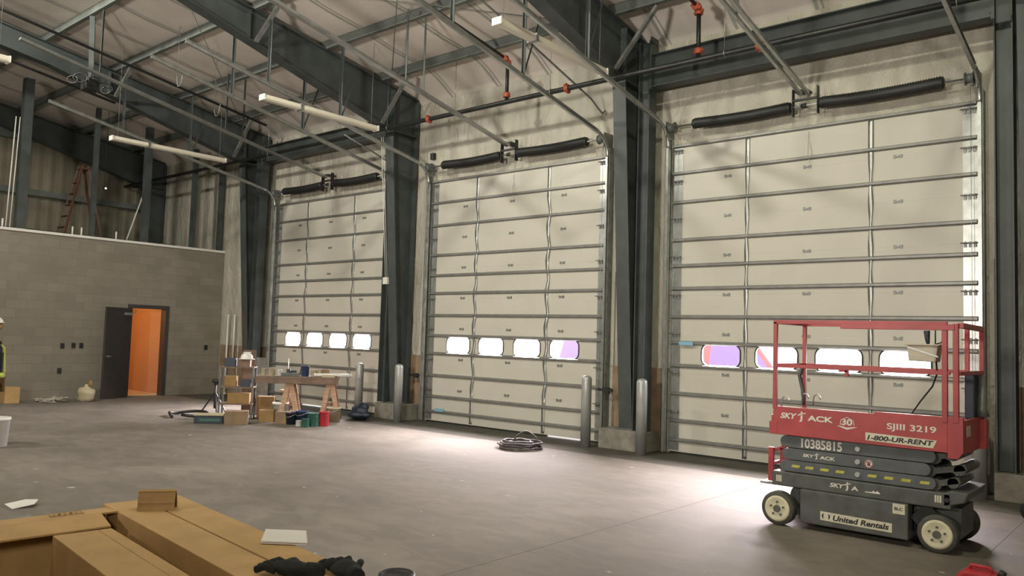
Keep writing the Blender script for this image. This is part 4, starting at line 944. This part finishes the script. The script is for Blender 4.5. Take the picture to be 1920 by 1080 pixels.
# ================================================================== PERSON (mostly outside the left edge)
def skin_obj(name,verts,edges,radii,mt,parent,root=0,sub=2):
    me=bpy.data.meshes.new(name); me.from_pydata([Vector(v) for v in verts],edges,[]); me.update()
    o=bpy.data.objects.new(name,me); col.objects.link(o); o.parent=parent; me.materials.append(MT[mt])
    bm=bmesh.new(); bm.from_mesh(me); lay=bm.verts.layers.skin.verify(); bm.verts.ensure_lookup_table()
    for i,v in enumerate(bm.verts): rr=radii[i]; v[lay].radius=rr if isinstance(rr,tuple) else (rr,rr); v[lay].use_root=(i==root)
    bm.to_mesh(me); bm.free()
    o.modifiers.new('skin','SKIN').use_smooth_shade=True; s=o.modifiers.new('sub','SUBSURF'); s.levels=sub; s.render_levels=sub
    return o
PR=empty('person',(-13.0,-7.31,0),'person in black long sleeves and a lime vest at the left edge','person',rz=math.radians(-20))
V=[(0,0,0.95),(0,0,1.12),(0,0,1.34),(0,0.01,1.46),(0,-0.005,1.53),(0,-0.02,1.60),(0,-0.01,1.68),
   (-0.165,0,1.39),(-0.225,0.01,1.12),(-0.20,-0.17,0.98),(0.165,0,1.39),(0.235,0.02,1.12),(0.21,-0.15,0.96),
   (-0.10,0,0.86),(-0.115,-0.02,0.48),(-0.125,0.03,0.09),(-0.135,-0.11,0.05),(0.10,0,0.86),(0.115,-0.02,0.48),(0.125,0.03,0.09),(0.135,-0.11,0.05)]
E_=[(0,1),(1,2),(2,3),(3,4),(4,5),(5,6),(2,7),(7,8),(8,9),(2,10),(10,11),(11,12),(0,13),(13,14),(14,15),(15,16),(0,17),(17,18),(18,19),(19,20)]
Rr=[(0.13,0.10),(0.12,0.095),(0.13,0.10),0.052,0.056,(0.068,0.080),(0.076,0.088),0.055,0.042,0.028,0.055,0.042,0.028,0.085,0.055,0.038,0.035,0.085,0.055,0.038,0.035]
skin_obj('body',V,E_,Rr,'skin',PR)
skin_obj('shirt',[(0,0,0.94),(0,0,1.12),(0,0,1.34),(0,0.005,1.41),(-0.170,0,1.385),(-0.232,0.01,1.12),(-0.212,-0.14,1.0),(0.170,0,1.385),(0.242,0.02,1.12),(0.222,-0.12,0.985)],[(0,1),(1,2),(2,3),(2,4),(4,5),(5,6),(2,7),(7,8),(8,9)],[(0.175,0.145),(0.17,0.14),(0.185,0.145),0.09,0.085,0.066,0.050,0.085,0.066,0.050],'cloth',PR,1)
skin_obj('trousers',[(0,0,0.93),(-0.10,0,0.84),(-0.115,-0.02,0.48),(-0.125,0.03,0.14),(0.10,0,0.84),(0.115,-0.02,0.48),(0.125,0.03,0.14)],[(0,1),(1,2),(2,3),(0,4),(4,5),(5,6)],[(0.165,0.14),0.115,0.084,0.075,0.115,0.084,0.075],'khaki',PR)
for sx in (-1,1):
    m=MB(); m.blob((sx*0.13,-0.05,0.055),(0.055,0.145,0.055),3,0.03,3); m.build('boot','wood2',PR)
def band(z0,z1,a0,b0,a1,b1,name):
    m=MB(); n=28; A=[];B=[]
    for k in range(n):
        t=2*PI*k/n; A.append(m.bm.verts.new((a0*math.cos(t),b0*math.sin(t),z0))); B.append(m.bm.verts.new((a1*math.cos(t),b1*math.sin(t),z1)))
    for k in range(n):
        f=m.bm.faces.new([A[k],A[(k+1)%n],B[(k+1)%n],B[k]]); f.smooth=True
    o=m.build(name,'lime',PR); so=o.modifiers.new('s','SOLIDIFY'); so.thickness=0.006; return o
band(0.93,1.00,0.190,0.155,0.188,0.153,'vest_hem')
m=MB()
for sx in (-1,1):
    m.bar((sx*0.10,-0.150,1.0),(sx*0.085,-0.130,1.36),0.055,0.008,(0,1,0)); m.bar((sx*0.085,-0.130,1.36),(sx*0.095,0.0,1.485),0.06,0.010,(0,0,1)); m.bar((sx*0.095,0.0,1.485),(sx*0.085,0.135,1.34),0.06,0.010,(0,0,1)); m.bar((sx*0.085,0.135,1.34),(sx*0.10,0.155,1.0),0.055,0.008,(0,1,0))
m.build('vest_straps','lime',PR)
m=MB(); m.lathe((0,-0.012,1.700),(0,0,1),[(0,0.125),(0.008,0.125),(0.010,0.108),(0.045,0.100),(0.072,0.072),(0.085,0.02)],24); m.box(-0.07,0.07,-0.165,-0.10,1.700,1.707); m.build('hard_hat','white',PR)
m=MB(); m.blob((0,0.018,1.655),(0.083,0.085,0.062),3,0.04,5); m.build('hair','card2',PR)
m=MB(); m.prism([(-0.012,-0.095,1.615),(0.012,-0.095,1.615),(0.007,-0.095,1.655),(-0.007,-0.095,1.655)],(0,-0.022,-0.004)); m.build('nose','skin',PR,0.004)
for sx in (-1,1):
    m=MB(); m.blob((sx*0.028,-0.094,1.655),(0.011,0.006,0.006),2,0,1); m.build('eye','black',PR)
    m=MB(); m.blob((sx*0.080,0.0,1.635),(0.010,0.018,0.028),2,0.03,1); m.build('ear','skin',PR)
m=MB(); m.blob((0,-0.094,1.592),(0.024,0.006,0.006),2,0,1); m.build('mouth','redcan',PR)
for sx,(hx,hy,hz) in ((-1,(-0.198,-0.20,0.955)),(1,(0.208,-0.18,0.935))):
    m=MB(); m.blob((hx,hy-0.02,hz-0.02),(0.022,0.040,0.044),3,0.04,1); m.build('palm','skin',PR)
    for k in range(4):
        y=hy-0.048+0.019*k; ln=(0.058,0.070,0.066,0.050)[k]
        m=MB(); m.tube([(hx,y,hz-0.045),(hx-sx*0.004,y-0.004,hz-0.05-ln*0.45),(hx-sx*0.018,y-0.004,hz-0.045-ln*0.85),(hx-sx*0.030,y-0.002,hz-0.045-ln)],lambda t:0.0088-0.002*t,8); m.build('finger','skin',PR)
    m=MB(); m.tube([(hx-sx*0.006,hy-0.045,hz),(hx-sx*0.020,hy-0.066,hz-0.028),(hx-sx*0.024,hy-0.068,hz-0.055)],lambda t:0.0105-0.002*t,8); m.build('thumb','skin',PR)

# ================================================================== LOFT
def post(y,w,x,z1,label,mt='steel'):
    m=MB(); m.box(-w/2,w/2,-w/2,w/2,3.81,z1); o=m.build('loft_post',mt,None,0,(x,y,0)); tag(o,label,'post','posts standing on the loft edge')
post(-4.88,0.19,XL-0.10,7.2,'thick grey loft post nearest the left edge')
post(-3.35,0.10,XL-0.10,6.9,'thin loft post behind the stepladder')
post(-2.10,0.15,XL-0.10,6.7,'loft post right of the stepladder')
post(-0.85,0.11,XL-0.10,6.4,'dark loft post near the door wall')
post(-0.09,0.11,XL-0.10,6.3,'dark loft post in the corner at the door wall')
m=MB(); m.cyl((0,0,3.82),(0.0,0.06,6.3),0.014,8); m.cyl((0,0.08,3.82),(0,0.14,6.3),0.012,8); o=m.build('loft_conduit','white',None,0,(XL-0.1,-5.15,0)); tag(o,'pair of thin white conduits rising left of the thick loft post','conduit')
# stepladder (A-frame)
R=empty('stepladder',(-20.9,-3.25,3.78),'brown fibreglass stepladder standing open on the loft','ladder')
for x in (-0.2,0.2):
    for s in (-1,1):
        m=MB(); m.bar((x*1.25,s*0.45,0),(x*0.6,s*0.06,1.85),0.06,0.03); m.build('side_rail','orange_wood',R)
m=MB()
for k in range(1,6):
    t=k/6.2; m.box(-0.22+0.1*t,0.22-0.1*t,-0.45+0.39*t-0.05,-0.45+0.39*t+0.03,1.75*t-0.01,1.75*t+0.01)
m.build('steps','orange_wood',R); m=MB(); m.box(-0.16,0.16,-0.1,0.1,1.75,1.79); m.build('top_cap','orange_wood',R)
m=MB(); m.cyl((0,0,0),(0.1,0.35,1.35),0.018,8); o=m.build('leaning_pipe','white',None,0,(-20.6,-2.25,3.80)); tag(o,'pale pipe leaning in the loft right of the stepladder','pipe')
R=empty('loft_lamp',(-21.2,-2.6,5.2),'small lit spot lamp deep in the loft','lamp'); m=MB(); m.lathe((0,0,0),(1,0,0),[(0,0.02),(0.06,0.03),(0.09,0.03)],12); m.build('housing','black',R); m=MB(); m.cyl((0.091,0,0),(0.095,0,0),0.022,12); m.build('bulb',mat('lit_bulb',(1,0.9,0.7),0.5,emit=6),R); m=MB(); m.cyl((0,0,0.02),(0,0,2.02),0.006,6); m.build('cord','black',R)
for k,(y,l) in enumerate(((-5.0-0.2,'first'),(-3.75,'second'),(-3.55,'third'),(-2.75,'fourth'))):
    m=MB(); m.cyl((0,0,0),(0,0,0.20),0.02,8); o=m.build('pipe_stub','white',None,0,(XL-0.15,y,3.80)); tag(o,'white pipe stub at the loft edge, %s from the left'%l,'pipe stub','pipe stubs on the loft edge')
m=MB(); m.box(-0.12,0.12,-2.2,2.2,0,0.10); o=m.build('loft_runner','black',None,0,(-20.6,-3.2,3.79)); tag(o,'dark channel lying along the loft edge','channel')

# ================================================================== FOREGROUND CARTONS
fa=math.radians(-6.5); FO=Vector((-4.20,-9.04,0)); E1=Vector((math.cos(fa),math.sin(fa),0)); E2=Vector((math.sin(fa),-math.cos(fa),0))
def carton(name,s0,s1,t0,t1,z0,z1,mt,label,cat='carton',group=None):
    r=empty(name,tuple(FO+E1*s0+E2*t0+Vector((0,0,z0))),label,cat,group,rz=fa)
    m=MB(); m.box(0,s1-s0,-(t1-t0),0,0,z1-z0); m.build('carton_body',mt,r,0.003)
    return r
g='long cardboard cartons in the foreground'
c1=carton('long_carton',0.0,2.35,0.0,0.187,0.64,0.80,'card','long cardboard carton nearest the open floor, right of the slit',group=g)
c2=carton('long_carton',0.0,2.35,0.197,0.382,0.64,0.80,'card','long cardboard carton left of the slit',group=g)
# open carton with contents
oc=empty('open_carton',tuple(FO+E1*0.05+E2*0.388+Vector((0,0,0.42))),'open cardboard carton with flaps folded out and wrapped parts inside','carton',rz=fa)
W_=0.95; Ln=2.3; hh=0.37
m=MB(); m.box(0.0,Ln,-W_,0,0,0.01); m.box(0.0,Ln,-0.012,0,0,0.16); m.box(0.0,Ln,-W_,-W_+0.012,0,hh); m.box(0.0,0.012,-W_,0,0,hh-0.004); m.build('carton_body','card',oc)
fl_=MB(); fl_.prism([(0.0,0.015,hh-0.0),(0.06,-W_-0.1,hh),(0.06,-W_-0.1,hh-0.008),(0.0,0.015,hh-0.008)],(0.17,0,0.012)); fp=fl_.build('far_flap','card',oc)
fl_=MB(); fl_.prism([(0.180,-0.07,hh+0.012),(0.225,-W_-0.1,hh+0.012),(0.225,-W_-0.1,hh+0.004),(0.180,-0.07,hh+0.004)],(0.15,0,-0.03)); fl_.build('near_flap','card',oc)
# printed handling marks on the far flap
mk=MB()
def strokes(b,segs,x0,y0,sx,sy,z):
    for (a,c,d,e) in segs: b.bar((x0+c*sy,y0-a*sx,z),(x0+e*sy,y0-d*sx,z),0.006,0.0012)
mk.bar((0.065,-0.135,hh+0.012),(0.065,-0.27,hh+0.012),0.005,0.001); mk.bar((0.135,-0.135,hh+0.012),(0.135,-0.27,hh+0.012),0.005,0.001); mk.bar((0.065,-0.135,hh+0.012),(0.135,-0.135,hh+0.012),0.005,0.001); mk.bar((0.065,-0.27,hh+0.012),(0.135,-0.27,hh+0.012),0.005,0.001)
for k,y in enumerate((-0.155,-0.18,-0.205,-0.23,-0.25)):
    mk.bar((0.08,y,hh+0.0125),(0.12,y-0.005,hh+0.0125),0.010,0.001)
    if k%2: mk.bar((0.085,y+0.01,hh+0.0125),(0.11,y-0.012,hh+0.0125),0.007,0.001)
mk.build('printed_marks','card2',oc)
# inner long carton
ic=carton('inner_carton',0.40,2.30,0.460,0.705,0.434,0.765,'card','narrow cardboard carton standing inside the open carton')
m=MB(); m.box(0.0,1.9,-0.062,-0.060,0.3315,0.332); m.build('tape_seam','card2',ic)
# wrapped parts
m=MB(); m.box(-0.22,0.22,-0.10,0.10,0,0.16); o=m.build('wrapped_part','navy',None,0.02,tuple(FO+E1*0.86+E2*0.85+Vector((0,0,0.434)))); o.rotation_euler=(0,0,fa+0.15); tag(o,'dark part inside the open carton at the bottom left corner','part')
m=MB(); m.blob((0,0,0),(0.16,0.09,0.035),3,0.25,21); o=m.build('plastic_wrap','plastic_film',None,0,tuple(FO+E1*0.74+E2*0.86+Vector((0,0,0.635)))); o.rotation_euler=(0,0,fa); tag(o,'crumpled clear plastic wrap inside the open carton','plastic wrap')
m=MB(); m.blob((0,0,0),(0.05,0.06,0.05),3,0.2,22); o=m.build('foam_block','white',None,0,tuple(FO+E1*0.72+E2*1.08+Vector((0,0,0.60)))); tag(o,'white foam piece at the bottom left corner of the picture','foam')
# lower supporting carton stack
carton('large_carton',0.02,2.33,-0.0+0.005,0.40,0.0,0.638,'card2','tall cardboard carton under the two long cartons')
carton('large_carton',0.05,2.33,0.408,1.36,0.0,0.418,'card2','wide cardboard carton under the open carton')
# folded cardboard tent
T=empty('cardboard_offcut',tuple(FO+E1*0.27+E2*0.21+Vector((0,0,0.80))),'small curled cardboard piece standing on the cartons','cardboard piece',rz=fa+math.radians(60))
m=MB(); prof=[]
for k in range(13):
    t=k/12; 
    if t<0.42: y=-0.050+0.02*t/0.42; z=0.088*t/0.42
    elif t<0.58: a=(t-0.42)/0.16*PI; y=-0.030+0.022*(1-math.cos(a))/2*1.4; z=0.088+0.008*math.sin(a)
    else: y=0.0+0.05*(t-0.58)/0.42; z=0.088*(1-(t-0.58)/0.42)
    prof.append((y,z))
for (a,b),(c,d) in zip(prof,prof[1:]): m.quad([(-0.085,a,b),(0.085,a,b),(0.085,c,d),(-0.085,c,d)])
o=m.build('folded_sheet','card2',T); so=o.modifiers.new('s','SOLIDIFY'); so.thickness=0.005
# paper booklet
pb=empty('paper_booklet',tuple(FO+E1*1.165+E2*0.0+Vector((0,0,0.803))),'folded white paper booklet lying on the carton edge','paper')
m=MB()
P0=[(1.19,0.11),(1.01,0.0),(1.14,-0.13),(1.33,-0.03)]
def w2(s,t,z): v=FO+E1*s+E2*t; b=FO+E1*1.165; return (v.x-b.x,v.y-b.y,z)
m.prism([w2(s,t,0.0) for s,t in P0],(0,0,0.004)); m.build('page','white',pb)
m=MB(); m.prism([w2(s+0.004,t,0.0075) for s,t in P0],(0,0,0.004)); m.build('page','white',pb)
# knit gloves
for k,(s,t,l,rz) in enumerate(((1.68,0.22,'black knitted work glove on the carton, left one',0.4),(1.80,0.07,'black knitted work glove on the carton, right one',-0.3))):
    G=empty('work_glove',tuple(FO+E1*s+E2*t+Vector((0,0,0.803))),l,'glove','pair of black work gloves',rz=rz)
    m=MB(); m.blob((0,0,0.028),(0.075,0.055,0.028),3,0.10,30+k); m.build('palm','glove',G)
    for j in range(4):
        y=-0.040+0.027*j; m=MB(); m.tube([(-0.05,y,0.022),(-0.09,y*1.15,0.034),(-0.125-0.008*(1.5-abs(j-1.5)),y*1.25,0.020)],0.0135,8); m.build('glove_finger','glove',G)
    m=MB(); m.tube([(0.0,0.045,0.022),(-0.04,0.075,0.030),(-0.07,0.085,0.02)],0.014,8); m.build('glove_thumb','glove',G)
    m=MB(); m.lathe((0.06,0,0.026),(1,0,0),[(0,0.030),(0.04,0.032),(0.06,0.030)],12); m.build('cuff','glove',G)
# ================================================================== RIGHT EDGE OBJECTS
R=empty('jacket_stand',(-0.76,-5.15,0),'black jacket draped on a thin stand at the right edge','jacket')
m=MB(); m.cyl((0,0,0.03),(0,0,0.78),0.02,10); m.lathe((0,0,0),(0,0,1),[(0,0.12),(0.02,0.12),(0.03,0.03)],16); m.build('stand','black',R)
m=MB(); m.blob((0,0,0.70),(0.115,0.12,0.11),3,0.14,41); m.blob((0.02,0,0.42),(0.085,0.09,0.26),3,0.14,42); m.build('cloth','cloth',R)
R=empty('fuel_can',(-1.12,-5.0,0),'red plastic fuel can at the bottom right edge','fuel can')
m=MB(); m.prism([(-0.15,-0.08,0),(0.15,-0.08,0),(0.15,-0.08,0.20),(0.05,-0.08,0.245),(-0.10,-0.08,0.245),(-0.15,-0.08,0.20)],(0,0.16,0)); m.build('body','redcan',R,0.02)
m=MB(); m.tube([(-0.08,0,0.23),(-0.07,0,0.27),(0.04,0,0.27),(0.06,0,0.23)],0.012,8); m.build('handle','redcan',R)
m=MB(); m.cyl((0.10,0,0.22),(0.12,0,0.26),0.022,12); m.build('cap','black',R)
# ================================================================== OUTSIDE VEHICLES (seen overexposed by the windows)
def truck(X,Y,mt,label,name='parked_truck'):
    R=empty(name,(X,Y,-0.1),label,'truck')
    m=MB(); m.box(-2.2,0.9,-0.9,0.9,0.55,1.15); m.build('bed','outside_'+mt if False else mt,R,0.03)
    m=MB(); m.prism([(0.9,-0.9,0.55),(2.4,-0.9,0.55),(2.4,-0.9,1.15),(1.9,-0.9,1.25),(1.4,-0.9,1.9),(0.2,-0.9,1.9),(0.0,-0.9,1.15)],(0,1.8,0)); m.build('cab',mt,R,0.03)
    m=MB(); m.prism([(1.75,-0.905,1.28),(1.35,-0.905,1.8),(0.35,-0.905,1.8),(0.3,-0.905,1.28)],(0,0.003,0)); m.build('side_window','tvio',R)
    for x in (-1.4,1.6):
        for y in (-0.88,0.88):
            m=MB(); m.cyl((x,y-0.1,0.38),(x,y+0.1,0.38),0.38,24); m.build('wheel','rubber',R)
MT['tred']=mat('truck_red',(0.55,0.10,0.10),0.4); MT['tvio']=mat('truck_violet',(0.20,0.13,0.55),0.4)
truck(-9.0,7.0,'tred','red pickup seen through the windows of the right door')
truck(-16.5,11.5,'tvio','blue violet pickup seen through the windows outside')
bpy.context.view_layer.update()
